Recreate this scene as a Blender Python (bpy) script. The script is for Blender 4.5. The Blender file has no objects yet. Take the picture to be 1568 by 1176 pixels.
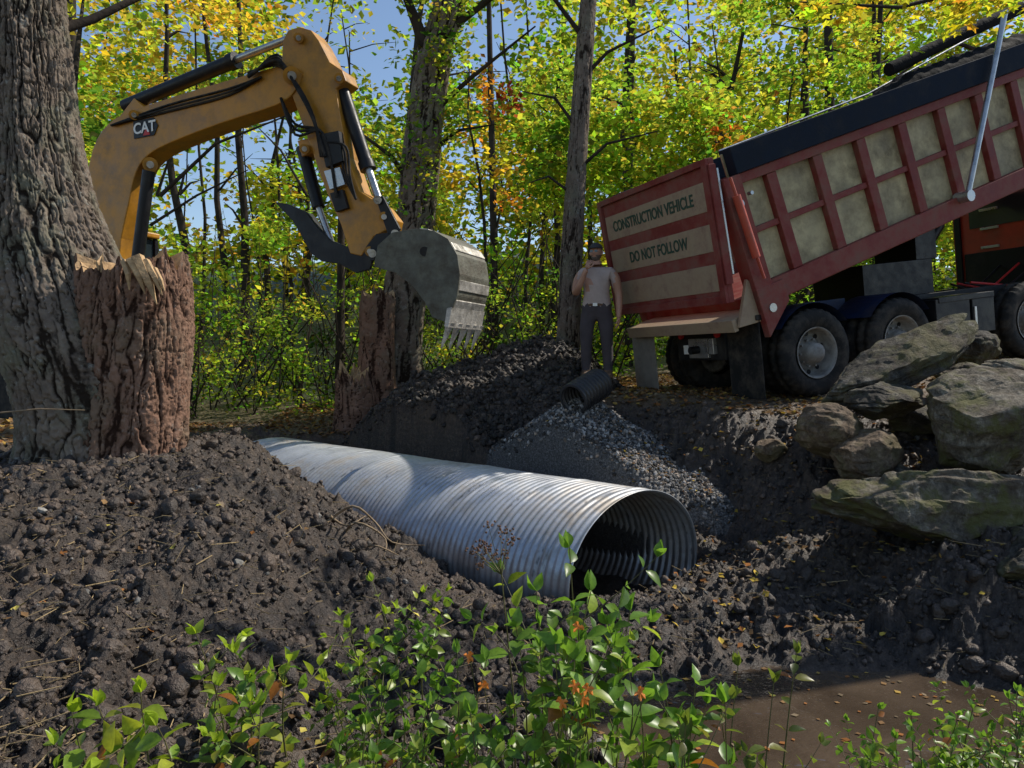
import bpy, math, random, bmesh
import numpy as np
from mathutils import Vector, Matrix
rng=np.random.default_rng(7); random.seed(7)
F=1132.0; PIT=math.atan(38/F); CZ=2.0
def ray(u,v):
    x=(u-784)/F; y=-(v-588)/F
    return np.array([x, math.cos(PIT)+y*math.sin(PIT), y*math.cos(PIT)-math.sin(PIT)])
def W(u,v,Y):
    d=ray(u,v); d=d*(Y/d[1]); return np.array([d[0],d[1],d[2]+CZ])
# ---------------------------------------------------------------- noise
def _h(ix,iy,iz,s=0):
    n=(ix.astype(np.int64)*73856093)^(iy.astype(np.int64)*19349663)^(iz.astype(np.int64)*83492791)^(s*2654435)
    n=n&0xffffffff; n=((n^(n>>15))*2246822519)&0xffffffff; n=((n^(n>>13))*3266489917)&0xffffffff; n=n^(n>>16)
    return n/4294967295.0
def vn(x,y,z=None):
    if z is None: z=np.zeros_like(x)
    ix,iy,iz=np.floor(x),np.floor(y),np.floor(z); fx,fy,fz=x-ix,y-iy,z-iz
    ux,uy,uz=[f*f*(3-2*f) for f in (fx,fy,fz)]; r=0
    for a in (0,1):
        for b in (0,1):
            for c in (0,1):
                w=(ux if a else 1-ux)*(uy if b else 1-uy)*(uz if c else 1-uz)
                r=r+w*_h(ix+a,iy+b,iz+c)
    return r*2-1
def fbm(x,y,z=None,o=4):
    if z is None: z=np.zeros_like(x)
    r=0;a=1
    for i in range(o):
        r=r+a*vn(x+i*17.3,y-i*9.1,z+i*5.7); x=x*2.03;y=y*2.03;z=z*2.03;a*=.5
    return r/1.9
def worley(x,y):
    ix,iy=np.floor(x),np.floor(y); z0=np.zeros_like(ix); best=np.full(x.shape,9.0)
    for a in (-1,0,1):
        for b in (-1,0,1):
            cx=ix+a;cy=iy+b
            dx=cx+_h(cx,cy,z0,1)-x; dy=cy+_h(cx,cy,z0,2)-y
            best=np.minimum(best,dx*dx+dy*dy)
    return np.sqrt(best)
# ---------------------------------------------------------------- terrain
CP=[W(*p) for p in [(0,750,4.6),(150,735,5.0),(290,735,5.2),(350,666,6.3),(300,690,6.6),(165,715,6.0),
 (430,742,6.0),(500,805,5.6),(560,868,5.2),(620,922,5.0),(735,945,4.9),(850,945,4.95),(960,925,5.0),(1060,925,5.3),
 (0,900,3.6),(0,1100,2.6),(200,850,4.0),(200,1000,3.2),(400,850,4.3),(400,1000,3.5),(400,1150,2.8),(600,1000,4.2),(600,1150,3.2),
 (800,1010,4.4),(800,1150,3.3),(1000,1060,4.35),(1200,1025,4.72),(1400,1030,4.68),(1568,1045,4.4),
 (1100,960,5.2),(1200,950,5.1),(1300,900,5.4),(1200,850,6.0),(1120,840,6.8),(1050,780,7.4),(1200,760,6.9),(1200,680,7.4),(1100,650,7.8),
 (1240,625,8.1),(1000,605,8.9),(1400,900,5.1),(1400,770,6.2),(1400,660,7.2),(1568,900,4.8),(1568,790,5.6),(1568,620,7.3),(1700,800,5.5),
 (912,598,9.9),(405,690,10.2),(560,690,9.7),(680,705,8.8),(800,725,7.9),(400,650,11.8),(200,650,12.0),(560,625,12.5),(860,590,11.0)]]
CP+= [np.array(p,float) for p in [(0.6,4.2,-.05),(1.2,4.2,-.15),(2,4.35,-.15),(1.2,3.2,-.12),(2,3.2,-.12),(2.7,4.3,-.1),(.6,3.4,.0),
 (3.2,9.7,1.56),(6.9,11.2,2.05),(7.4,9.5,2.0),(3.7,8.5,1.56),(2.2,9.3,1.56),(10.6,12.7,2.5),(1.5,10.6,1.57),(5.0,8.9,1.75),
 (.9,6.1,.0),(0,7,-.1),(-1,8,0),(-2.3,9.1,.2),(.18,5.52,.08),(-.55,6.2,.16),(-1.2,6.82,.34),(-1.93,7.5,.54),(-2.87,8.4,.74),(-3.9,9.2,.9),(.6,7.6,.55),(1.6,7.2,.45),(1.75,6.7,.28),
 (-6,8,1.3),(-6,6,1.2),(-4.5,5.5,1.2),(-4.5,3,.95),(-8,4,1.1),(-5,9.5,1.2),(0,14,1.4),(-8,14,1.2),(6,15,2.2),(0,20,1.6),(-15,20,1.5),
 (15,20,2.8),(-40,40,5),(40,40,6),(0,60,11),(-60,80,12),(60,80,12),(0,300,20),(-300,300,20),(300,300,20),(0,0,.35),(-2,.5,.55),(2,.5,.2),(0,-3,.3),
 (2.6,2.6,.12),(4,2,.3),(6,4,.7),(8,6,1.3),(-300,0,3),(300,0,3),(14,8,2.4),(-15,5,1.2)]]
CP=np.array(CP)
def _phi(r): return np.sqrt(r*r+.02)
n=len(CP); A=np.zeros((n+1,n+1)); D=np.hypot(CP[:,None,0]-CP[None,:,0],CP[:,None,1]-CP[None,:,1])
A[:n,:n]=_phi(D); A[:n,n]=1; A[n,:n]=1
sol=np.linalg.solve(A,np.append(CP[:,2],0))
def rbf(x,y):
    r=np.full(x.shape,sol[n])
    for i in range(n): r+=sol[i]*_phi(np.hypot(x-CP[i,0],y-CP[i,1]))
    return r
def sstep(a,b,x):
    t=np.clip((x-a)/(b-a),0,1); return t*t*(3-2*t)
PAX=np.array([-4.35,4.1])/np.hypot(4.35,4.1)
def pipe_uv(x,y):
    rx,ry=x-1.05,y-6.0; return rx*PAX[0]+ry*PAX[1], -rx*PAX[1]+ry*PAX[0]
def H(x,y,full=False):
    x=np.asarray(x,float);y=np.asarray(y,float)
    b=rbf(x,y)
    wx=x+.12*vn(x*3,y*3); wy=y+.12*vn(x*3+40,y*3)
    g=1.66-.66*np.sqrt(((wx-.78)*.95)**2+(wy-8.35)**2+.03)
    g=g-sstep(7.15,6.7,wy+.1*vn(x*2,y*2))*2
    ax,ay,bx,by=.4,10.6,-.7,10.3
    t=np.clip(((wx-ax)*(bx-ax)+(wy-ay)*(by-ay))/((bx-ax)**2+(by-ay)**2),0,1)
    dd=np.sqrt((wx-ax-t*(bx-ax))**2+(wy-ay-t*(by-ay))**2+.05)
    p=2.42-.3*t-.68*dd
    base=np.maximum(np.maximum(b,g),p)
    gm=sstep(-.05,.05,g-np.maximum(b,p)+.06*vn(x*4,y*4))
    pm=sstep(-.05,.05,p-np.maximum(b,g))
    lm=np.maximum(sstep(10.8,12,y+.5*vn(x,y)), sstep(1.35,1.55,b+.06*vn(x*3,y*3))*sstep(7.2,8.0,y)*sstep(0,1.0,x))
    lm=np.maximum(lm, sstep(-4.2,-5.0,x)*sstep(5,6,y))
    lm=lm*(1-gm)*(1-pm)
    soil=(1-gm)*(1-lm)
    near=sstep(30,14,y)
    rough=soil*sstep(-.12,.12,b)
    qx=x+.07*vn(x*7,y*7)+.035*vn(x*19,y*19)+.012*vn(x*45,y*45); qy=y+.07*vn(x*7+31,y*7)+.035*vn(x*19+3,y*19)+.012*vn(x*45+7,y*45)
    z=base+ fbm(x*1.3,y*1.3,o=3)*(.03+.09*rough)*near+ .25*fbm(x*.2,y*.2,o=3)*sstep(13,22,y)
    big=np.clip(.55+1.3*fbm(x*1.7+9,y*1.7,o=2),.3,1.4)
    dsp=big*((.50-worley(qx*3.3,qy*3.3))*.15+(.48-worley(qx*6.5+5,qy*6.5))*.12)+(.48-worley(qx*13+5,qy*13))*.06+(.48-worley(qx*27+5,qy*27))*.026+.05*fbm(x*12,y*12,o=4)
    z=z+rough*near*dsp
    z=z+near*(1-rough)*(.012*vn(x*14,y*14)+.006*vn(x*35,y*35))
    al,ac=pipe_uv(x,y); ins=sstep(.98,.86,np.abs(ac))*sstep(-.25,.05,al)*sstep(6.3,5.9,al)
    z=np.where(ins>0, z*(1-ins)+ins*np.minimum(z,-.12+.10*fbm(x*4,y*4,o=3)), z); gm=gm*(1-ins)
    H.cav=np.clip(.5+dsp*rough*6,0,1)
    if full: return z,gm,lm,pm
    return z
# ---------------------------------------------------------------- mesh utils
def np_mesh(name,V,Fc,cols=None,mat=None,smooth=False,cav=None):
    V=np.asarray(V,np.float32); Fc=np.asarray(Fc,np.int32)
    me=bpy.data.meshes.new(name); k=Fc.shape[1]
    me.vertices.add(len(V)); me.vertices.foreach_set('co',V.ravel())
    me.loops.add(Fc.size); me.loops.foreach_set('vertex_index',Fc.ravel())
    me.polygons.add(len(Fc)); me.polygons.foreach_set('loop_start',np.arange(0,Fc.size,k,dtype=np.int32))
    me.polygons.foreach_set('use_smooth',np.full(len(Fc),smooth))
    me.update(calc_edges=True)
    if cols is not None:
        a=me.attributes.new('col','FLOAT_COLOR','POINT'); c=np.ones((len(V),4),np.float32); c[:,:3]=cols; a.data.foreach_set('color',c.ravel())
    if cav is not None:
        a=me.attributes.new('pit_shade_seam','FLOAT','POINT'); a.data.foreach_set('value',np.asarray(cav,np.float32))
    ob=bpy.data.objects.new(name,me); bpy.context.collection.objects.link(ob)
    if mat: me.materials.append(mat)
    return ob
def rand_rot(N,tilt=None):
    if tilt is None:
        q=rng.normal(size=(N,4)); q/=np.linalg.norm(q,axis=1)[:,None]
    else:
        a=rng.uniform(0,2*np.pi,N); ax=rng.uniform(0,2*np.pi,N); t=np.abs(rng.normal(0,tilt,N))/2
        q1=np.stack([np.cos(a/2),0*a,0*a,np.sin(a/2)],1)
        q2=np.stack([np.cos(t),np.sin(t)*np.cos(ax),np.sin(t)*np.sin(ax),0*a],1)
        w1,x1,y1,z1=q2.T;w2,x2,y2,z2=q1.T
        q=np.stack([w1*w2-x1*x2-y1*y2-z1*z2,w1*x2+x1*w2+y1*z2-z1*y2,w1*y2-x1*z2+y1*w2+z1*x2,w1*z2+x1*y2-y1*x2+z1*w2],1)
    w,x,y,z=q.T
    return np.stack([1-2*(y*y+z*z),2*(x*y-z*w),2*(x*z+y*w),2*(x*y+z*w),1-2*(x*x+z*z),2*(y*z-x*w),2*(x*z-y*w),2*(y*z+x*w),1-2*(x*x+y*y)],1).reshape(N,3,3)
def inst(tV,tF,pos,R,sc,cols=None):
    N=len(pos);k=len(tV)
    sc=np.asarray(sc)
    if sc.ndim==1: sc=sc[:,None]*np.ones(3)
    L=tV[None]*sc[:,None,:]
    V=np.einsum('nij,nkj->nki',R,L)+pos[:,None,:]
    Fc=(tF[None]+(np.arange(N)*k)[:,None,None]).reshape(-1,tF.shape[1])
    C=None if cols is None else np.repeat(cols,k,axis=0)
    return V.reshape(-1,3),Fc,C
DIAM=(np.array([[0,-.5,0],[.36,-.05,.05],[0,.5,0],[-.36,-.05,.05]]),np.array([[0,1,2,3]]))
def ico():
    t=(1+5**.5)/2
    v=np.array([[-1,t,0],[1,t,0],[-1,-t,0],[1,-t,0],[0,-1,t],[0,1,t],[0,-1,-t],[0,1,-t],[t,0,-1],[t,0,1],[-t,0,-1],[-t,0,1]],float); v/=np.linalg.norm(v[0])
    f=np.array([[0,11,5],[0,5,1],[0,1,7],[0,7,10],[0,10,11],[1,5,9],[5,11,4],[11,10,2],[10,7,6],[7,1,8],[3,9,4],[3,4,2],[3,2,6],[3,6,8],[3,8,9],[4,9,5],[2,4,11],[6,2,10],[8,6,7],[9,8,1]])
    return v,f
ICO=ico()
def icos(sub):
    bm=bmesh.new(); bmesh.ops.create_icosphere(bm,subdivisions=sub,radius=1); V=np.array([v.co[:] for v in bm.verts]); Fc=np.array([[v.index for v in f.verts] for f in bm.faces]); bm.free(); return V,Fc
class B:
    def __init__(s,mats): s.v=[];s.f=[];s.m=[];s.sm=[];s.mats=mats
    def add(s,vs,fs,m=0,M=None,smooth=False):
        o=len(s.v)
        for p in vs:
            p=Vector(p); s.v.append((M@p) if M is not None else p)
        for f in fs: s.f.append([o+i for i in f]); s.m.append(m); s.sm.append(smooth)
    def box(s,a,b,m=0,M=None):
        x0,y0,z0=a;x1,y1,z1=b
        s.add([(x0,y0,z0),(x1,y0,z0),(x1,y1,z0),(x0,y1,z0),(x0,y0,z1),(x1,y0,z1),(x1,y1,z1),(x0,y1,z1)],
              [(0,3,2,1),(4,5,6,7),(0,1,5,4),(1,2,6,5),(2,3,7,6),(3,0,4,7)],m,M)
    def tube(s,pts,rs,m=0,seg=10,M=None,caps=True,smooth=True):
        pts=[Vector(p) for p in pts]
        if not hasattr(rs,'__len__'): rs=[rs]*len(pts)
        vs=[];fs=[]; up=Vector((0,0,1))
        for i,p in enumerate(pts):
            d=(pts[min(i+1,len(pts)-1)]-pts[max(i-1,0)]).normalized()
            if i==0:
                u=d.cross(up)
                if u.length<.05: u=d.cross(Vector((1,0,0)))
                u.normalize()
            else: u=(u-d*u.dot(d)).normalized()
            w=d.cross(u)
            for k in range(seg):
                a=2*math.pi*k/seg; vs.append(p+(u*math.cos(a)+w*math.sin(a))*rs[i])
        for i in range(len(pts)-1):
            for k in range(seg):
                a=i*seg+k;b=i*seg+(k+1)%seg; fs.append((a,b,b+seg,a+seg))
        s.add(vs,fs,m,M,smooth)
        if caps:
            s.add(vs[:seg],[tuple(range(seg))[::-1]],m,M); s.add(vs[-seg:],[tuple(range(seg))],m,M)
    def prism(s,pts,off,m=0,M=None):
        n=len(pts); off=Vector(off); vs=[Vector(p) for p in pts]+[Vector(p)+off for p in pts]
        fs=[tuple(range(n))[::-1],tuple(range(n,2*n))]+[(i,(i+1)%n,(i+1)%n+n,i+n) for i in range(n)]
        s.add(vs,fs,m,M)
    def lathe(s,prof,m=0,seg=48,M=None,smooth=True,mod=None):
        vs=[];fs=[]
        for (r,a) in prof:
            for k in range(seg):
                t=2*math.pi*k/seg; rr=r if mod is None else mod(r,a,k); vs.append((rr*math.cos(t),a,rr*math.sin(t)))
        for i in range(len(prof)-1):
            for k in range(seg):
                a=i*seg+k;b=i*seg+(k+1)%seg; fs.append((a,b,b+seg,a+seg))
        s.add(vs,fs,m,M,smooth)
    def build(s,name,parent=None,bevel=0):
        me=bpy.data.meshes.new(name); me.from_pydata([tuple(p) for p in s.v],[],s.f)
        for m in s.mats: me.materials.append(m)
        me.polygons.foreach_set('material_index',s.m); me.polygons.foreach_set('use_smooth',s.sm); me.update()
        ob=bpy.data.objects.new(name,me); bpy.context.collection.objects.link(ob)
        if parent: ob.parent=parent
        if bevel:
            b=ob.modifiers.new('b','BEVEL'); b.width=bevel; b.segments=2; b.limit_method='ANGLE'; b.angle_limit=math.radians(40)
        return ob
def empty(name):
    e=bpy.data.objects.new(name,None); bpy.context.collection.objects.link(e); return e
# ---------------------------------------------------------------- materials
def newmat(name):
    m=bpy.data.materials.new(name); m.use_nodes=True; nt=m.node_tree; nt.nodes.clear()
    o=nt.nodes.new('ShaderNodeOutputMaterial'); return m,nt,o
def noise(nt,scale,det=4,rough=.6,vec=None,dist=0):
    x=nt.nodes.new('ShaderNodeTexNoise'); x.inputs['Scale'].default_value=scale; x.inputs['Detail'].default_value=det; x.inputs['Roughness'].default_value=rough; x.inputs['Distortion'].default_value=dist
    if vec is None:
        tc=nt.nodes.new('ShaderNodeTexCoord'); vec=tc.outputs['Object']
    nt.links.new(vec,x.inputs['Vector']); return x
def ramp(nt,inp,stops):
    r=nt.nodes.new('ShaderNodeValToRGB'); cr=r.color_ramp
    while len(cr.elements)<len(stops): cr.elements.new(.5)
    for e,(p,c) in zip(cr.elements,stops): e.position=p; e.color=(*c,1) if len(c)==3 else c
    nt.links.new(inp,r.inputs[0]); return r
def mixc(nt,fac,a,b,mode='MIX'):
    x=nt.nodes.new('ShaderNodeMix'); x.data_type='RGBA'; x.blend_type=mode
    for s,v in ((0,fac),(6,a),(7,b)):
        if hasattr(v,'links'): nt.links.new(v,x.inputs[s])
        else: x.inputs[s].default_value=v if s==0 else (*v,1)
    return x.outputs[2]
def bumpn(nt,h,strength,dist=.02,prev=None):
    b=nt.nodes.new('ShaderNodeBump'); b.inputs['Strength'].default_value=strength; b.inputs['Distance'].default_value=dist; nt.links.new(h,b.inputs['Height'])
    if prev: nt.links.new(prev,b.inputs['Normal'])
    return b.outputs[0]
def pmat(name,base,var=.25,scale=6,rough=.6,metal=0,bump=.1,bs=40,dirt=None,damt=.5,dscale=2.5,spec=.5):
    m,nt,o=newmat(name); p=nt.nodes.new('ShaderNodeBsdfPrincipled'); nt.links.new(p.outputs[0],o.inputs[0])
    b=np.array(base); n1=noise(nt,scale)
    c=ramp(nt,n1.outputs[0],[(.3,tuple(b*(1-var))),(.7,tuple(np.minimum(b*(1+var),1)))]).outputs[0]
    if dirt:
        n2=noise(nt,dscale,6,.72); f=ramp(nt,n2.outputs[0],[(.62-.25*damt,(0,0,0)),(.75-.1*damt,(damt,)*3)])
        c=mixc(nt,f.outputs[0],c,dirt)
    nt.links.new(c,p.inputs['Base Color'])
    n3=noise(nt,bs,3); nt.links.new(bumpn(nt,n3.outputs[0],bump),p.inputs['Normal'])
    rr=ramp(nt,n1.outputs[0],[(.3,(max(rough-.12,.05),)*3),(.7,(min(rough+.12,1),)*3)]); nt.links.new(rr.outputs[0],p.inputs['Roughness'])
    p.inputs['Metallic'].default_value=metal; p.inputs['Specular IOR Level'].default_value=spec
    return m
def leafmat(name,tr=.45,gain=1.0):
    m,nt,o=newmat(name); a=nt.nodes.new('ShaderNodeAttribute'); a.attribute_name='col'
    p=nt.nodes.new('ShaderNodeBsdfDiffuse')
    t=nt.nodes.new('ShaderNodeBsdfTranslucent'); mx=nt.nodes.new('ShaderNodeMixShader'); mx.inputs[0].default_value=tr
    nt.links.new(a.outputs['Color'],p.inputs[0])
    g=mixc(nt,1.0,a.outputs['Color'],(1.5*gain,1.45*gain,.9*gain),'MULTIPLY'); nt.links.new(g,t.inputs[0])
    nt.links.new(p.outputs[0],mx.inputs[1]);nt.links.new(t.outputs[0],mx.inputs[2]);nt.links.new(mx.outputs[0],o.inputs[0]); return m
def leafmat2(name,tr=.35,gain=1.0,rough=.35):
    m,nt,o=newmat(name); a=nt.nodes.new('ShaderNodeAttribute'); a.attribute_name='col'
    p=nt.nodes.new('ShaderNodeBsdfPrincipled'); p.inputs['Roughness'].default_value=rough; p.inputs['Specular IOR Level'].default_value=.4
    t=nt.nodes.new('ShaderNodeBsdfTranslucent'); mx=nt.nodes.new('ShaderNodeMixShader'); mx.inputs[0].default_value=tr
    n=noise(nt,70,3); c=mixc(nt,.6,a.outputs['Color'],ramp(nt,n.outputs[0],[(.3,(.5,.5,.5)),(.7,(1.1,1.1,1))]).outputs[0],'MULTIPLY')
    nt.links.new(c,p.inputs['Base Color']); g=mixc(nt,1.0,c,(1.5*gain,1.5*gain,.8*gain),'MULTIPLY'); nt.links.new(g,t.inputs[0])
    nt.links.new(p.outputs[0],mx.inputs[1]);nt.links.new(t.outputs[0],mx.inputs[2]);nt.links.new(mx.outputs[0],o.inputs[0]); return m
def colmat(name,rough=.8,bump=.4,bs=60,spec=.4,var=.5):
    m,nt,o=newmat(name); a=nt.nodes.new('ShaderNodeAttribute'); a.attribute_name='col'
    p=nt.nodes.new('ShaderNodeBsdfPrincipled'); p.inputs['Roughness'].default_value=rough; p.inputs['Specular IOR Level'].default_value=spec
    n=noise(nt,bs,3); c=mixc(nt,var,a.outputs['Color'],ramp(nt,n.outputs[0],[(.3,(.35,.35,.35)),(.7,(1.3,1.3,1.3))]).outputs[0],'MULTIPLY')
    nt.links.new(c,p.inputs['Base Color']); nt.links.new(bumpn(nt,n.outputs[0],bump),p.inputs['Normal']); nt.links.new(p.outputs[0],o.inputs[0]); return m
M_leaf=leafmat('foliage',.55,1.35); M_leafn=leafmat2('shrub_leaf',.42,1.2,.35)
M_fall=leafmat('fallen_leaf',.15,.8)
M_col=colmat('stones'); M_soilc=colmat('soil_clod',.6,.9,45,.5,.7)
M_red=pmat('truck_red',(.215,.034,.028),.3,3,.65,bump=.08,dirt=(.17,.10,.075),damt=.8,dscale=3,spec=.25)
M_redor=pmat('truck_orange',(.40,.06,.03),.2,3,.45,dirt=(.16,.09,.06),damt=.5)
M_beige=pmat('panel_beige',(.46,.385,.22),.3,2.5,.7,bump=.1,dirt=(.15,.115,.06),damt=.85,dscale=3)
M_beige2=pmat('gate_beige',(.36,.265,.17),.2,4,.65,bump=.1,dirt=(.19,.11,.08),damt=.8,dscale=4)
M_navy=pmat('navy',(.010,.016,.028),.3,4,.8,dirt=(.05,.045,.04),damt=.4,spec=.15)
M_blue=pmat('chassis_blue',(.008,.02,.06),.3,4,.5,dirt=(.07,.06,.05),damt=.5,spec=.3)
M_blk=pmat('black_rubber',(.016,.016,.016),.3,8,.8,bump=.2,dirt=(.09,.075,.06),damt=.7,dscale=5,spec=.2)
M_blkp=pmat('black_paint',(.010,.010,.012),.3,8,.45,dirt=(.06,.05,.04),damt=.4,spec=.3)
M_tarp=pmat('tarp',(.012,.012,.012),.3,8,.9,bump=.6,bs=14,spec=.1)
M_rim=pmat('wheel_rim',(.26,.25,.23),.2,8,.65,.1,dirt=(.08,.065,.05),damt=.85,dscale=5)
M_steel=pmat('steel',(.45,.45,.45),.2,8,.32,.8)
M_grey=pmat('grey_flap',(.22,.2,.17),.2,6,.75,dirt=(.1,.08,.06),damt=.6)
M_yel=pmat('machine_yellow',(.46,.205,.016),.18,5,.42,bump=.05,dirt=(.17,.09,.03),damt=.7,dscale=3.5)
M_bucket=pmat('bucket_steel',(.125,.125,.095),.35,8,.65,.1,bump=.35,dirt=(.055,.042,.026),damt=.9,dscale=5)
M_bw=pmat('worn_steel',(.5,.47,.42),.3,12,.4,.4,bump=.3,dirt=(.12,.1,.07),damt=.6,dscale=8)
M_white=pmat('white_paint',(.8,.8,.78),.05,8,.5); M_txt=pmat('stencil_green',(.02,.055,.035),.3,30,.6)
M_glass=pmat('dark_glass',(.02,.03,.035),.1,2,.08,bump=0,spec=.8)
M_redp=pmat('red_mark',(.5,.02,.02),.1,8,.5)
M_wood=pmat('split_wood',(.46,.30,.15),.45,12,.8,bump=.5,bs=30,dirt=(.16,.09,.045),damt=.6,dscale=7)
def barkmat(name,c1,c2,c3,lichen=.5):
    m,nt,o=newmat(name); a=nt.nodes.new('ShaderNodeAttribute'); a.attribute_name='col'; sp=nt.nodes.new('ShaderNodeSeparateColor'); nt.links.new(a.outputs['Color'],sp.inputs[0])
    n1=noise(nt,38,5,.75); n2=noise(nt,2.2,6,.7); n5=noise(nt,5,5,.7); p=nt.nodes.new('ShaderNodeBsdfPrincipled'); p.inputs['Roughness'].default_value=.92; p.inputs['Specular IOR Level'].default_value=.1
    c=ramp(nt,n5.outputs[0],[(.3,tuple(np.array(c2)*.75)),(.7,c3)]).outputs[0]
    c=mixc(nt,ramp(nt,n2.outputs[0],[(.48,(0,0,0)),(.62,(lichen,)*3)]).outputs[0],c,(.17,.18,.12))
    n4=noise(nt,14,5,.75); c=mixc(nt,ramp(nt,n4.outputs[0],[(.58,(0,0,0)),(.64,(lichen,)*3)]).outputs[0],c,(.34,.35,.31))
    f=nt.nodes.new('ShaderNodeMath'); f.operation='MULTIPLY_ADD'; f.inputs[1].default_value=.7; f.inputs[2].default_value=-.32; nt.links.new(n1.outputs[0],f.inputs[0])
    ad=nt.nodes.new('ShaderNodeMath'); ad.operation='ADD'; nt.links.new(f.outputs[0],ad.inputs[0]); nt.links.new(sp.outputs[0],ad.inputs[1])
    c=mixc(nt,ramp(nt,ad.outputs[0],[(.18,(1,1,1)),(.55,(0,0,0))]).outputs[0],c,c1)
    nt.links.new(c,p.inputs['Base Color']); nt.links.new(bumpn(nt,n1.outputs[0],.8,.015),p.inputs['Normal']); nt.links.new(p.outputs[0],o.inputs[0]); return m
M_bark=barkmat('bark',(.026,.019,.014),(.15,.115,.09),(.25,.20,.155)); M_barkr=barkmat('bark_inner',(.035,.018,.012),(.19,.105,.07),(.30,.18,.125),.25)
M_barkd=pmat('bark_distant',(.045,.036,.029),.5,3,.95,bump=.5,bs=20,spec=.1)
def groundmat():
    m,nt,o=newmat('soil'); p=nt.nodes.new('ShaderNodeBsdfPrincipled')
    a=nt.nodes.new('ShaderNodeAttribute'); a.attribute_name='col'; sp=nt.nodes.new('ShaderNodeSeparateColor'); nt.links.new(a.outputs['Color'],sp.inputs[0])
    w_=nt.nodes.new('ShaderNodeAttribute'); w_.attribute_name='pit_shade_seam'
    n1=noise(nt,9,6,.75); n2=noise(nt,60,5,.75); n3=noise(nt,1.2,4); n6=noise(nt,25,5,.75)
    soil=ramp(nt,n6.outputs[0],[(.33,(.020,.0135,.0095)),(.5,(.070,.048,.033)),(.68,(.19,.138,.098))]).outputs[0]
    soil=mixc(nt,ramp(nt,n1.outputs[0],[(.42,(.6,)*3),(.62,(0,0,0))]).outputs[0],soil,(.028,.019,.0135))
    soil=mixc(nt,ramp(nt,n3.outputs[0],[(.5,(0,0,0)),(.75,(.55,.55,.55))]).outputs[0],soil,(.14,.09,.053))
    soil=mixc(nt,ramp(nt,w_.outputs['Fac'],[(.22,(.92,)*3),(.55,(0,0,0))]).outputs[0],soil,(.012,.0085,.0065))  # shade in the pits between clods, painted into the soil colour
    grav=ramp(nt,n2.outputs[0],[(.35,(.025,.025,.026)),(.5,(.10,.098,.095)),(.64,(.30,.29,.275))]).outputs[0]
    lit=ramp(nt,n2.outputs[0],[(.3,(.04,.028,.016)),(.5,(.14,.095,.055)),(.68,(.32,.22,.125))]).outputs[0]
    grn=ramp(nt,n1.outputs[0],[(.3,(.012,.022,.006)),(.7,(.06,.085,.02))]).outputs[0]
    c=mixc(nt,sp.outputs[0],soil,grav); c=mixc(nt,sp.outputs[1],c,lit); c=mixc(nt,sp.outputs[2],c,grn)
    nt.links.new(c,p.inputs['Base Color']); nt.links.new(ramp(nt,n1.outputs[0],[(.3,(.32,)*3),(.7,(.68,)*3)]).outputs[0],p.inputs['Roughness'])
    b1=bumpn(nt,n6.outputs[0],1.0,.035); b2=bumpn(nt,n2.outputs[0],.9,.016,b1); nt.links.new(b2,p.inputs['Normal']); p.inputs['Specular IOR Level'].default_value=.6
    nt.links.new(p.outputs[0],o.inputs[0]); return m
# ---------------------------------------------------------------- ground sheet
tt=np.concatenate([-np.geomspace(8,.84,24),np.linspace(-.8,.8,900),np.geomspace(.84,8,24)])
rr=np.concatenate([np.linspace(.6,4.2,12),4.25*np.exp(np.linspace(0,math.log(18/4.25),560)),np.geomspace(18.4,500,50)])
TT,RR=np.meshgrid(tt,rr); gx=(TT*RR).ravel(); gy=(RR-3).ravel()
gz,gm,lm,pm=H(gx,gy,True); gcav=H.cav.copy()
idx=np.arange(len(tt)*len(rr)).reshape(len(rr),len(tt))
Fg=np.stack([idx[:-1,:-1],idx[:-1,1:],idx[1:,1:],idx[1:,:-1]],-1).reshape(-1,4)
grn=sstep(13,18,gy)*.9+sstep(11.5,13,gy)*sstep(1,-2,gx)*.4
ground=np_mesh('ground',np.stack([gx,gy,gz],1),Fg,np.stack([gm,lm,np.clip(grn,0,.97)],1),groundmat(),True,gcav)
m,nt,o=newmat('muddy_water'); p=nt.nodes.new('ShaderNodeBsdfPrincipled'); n1=noise(nt,1.6,4,.5,None,.8); n2=noise(nt,7,3)
nt.links.new(ramp(nt,n1.outputs[0],[(.3,(.040,.028,.019)),(.7,(.10,.073,.05))]).outputs[0],p.inputs['Base Color']); p.inputs['Roughness'].default_value=.03; p.inputs['IOR'].default_value=1.45; p.inputs['Specular IOR Level'].default_value=.9
b=bumpn(nt,n2.outputs[0],.5,.03,bumpn(nt,n1.outputs[0],.6,.08)); nt.links.new(b,p.inputs['Normal']); nt.links.new(p.outputs[0],o.inputs[0])
bw=B([m]); bw.add([(-.1,1.5,0),(5,1.5,0),(5,5.6,0),(-.1,5.6,0)],[(0,1,2,3)]); bw.build('stream_water')
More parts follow.
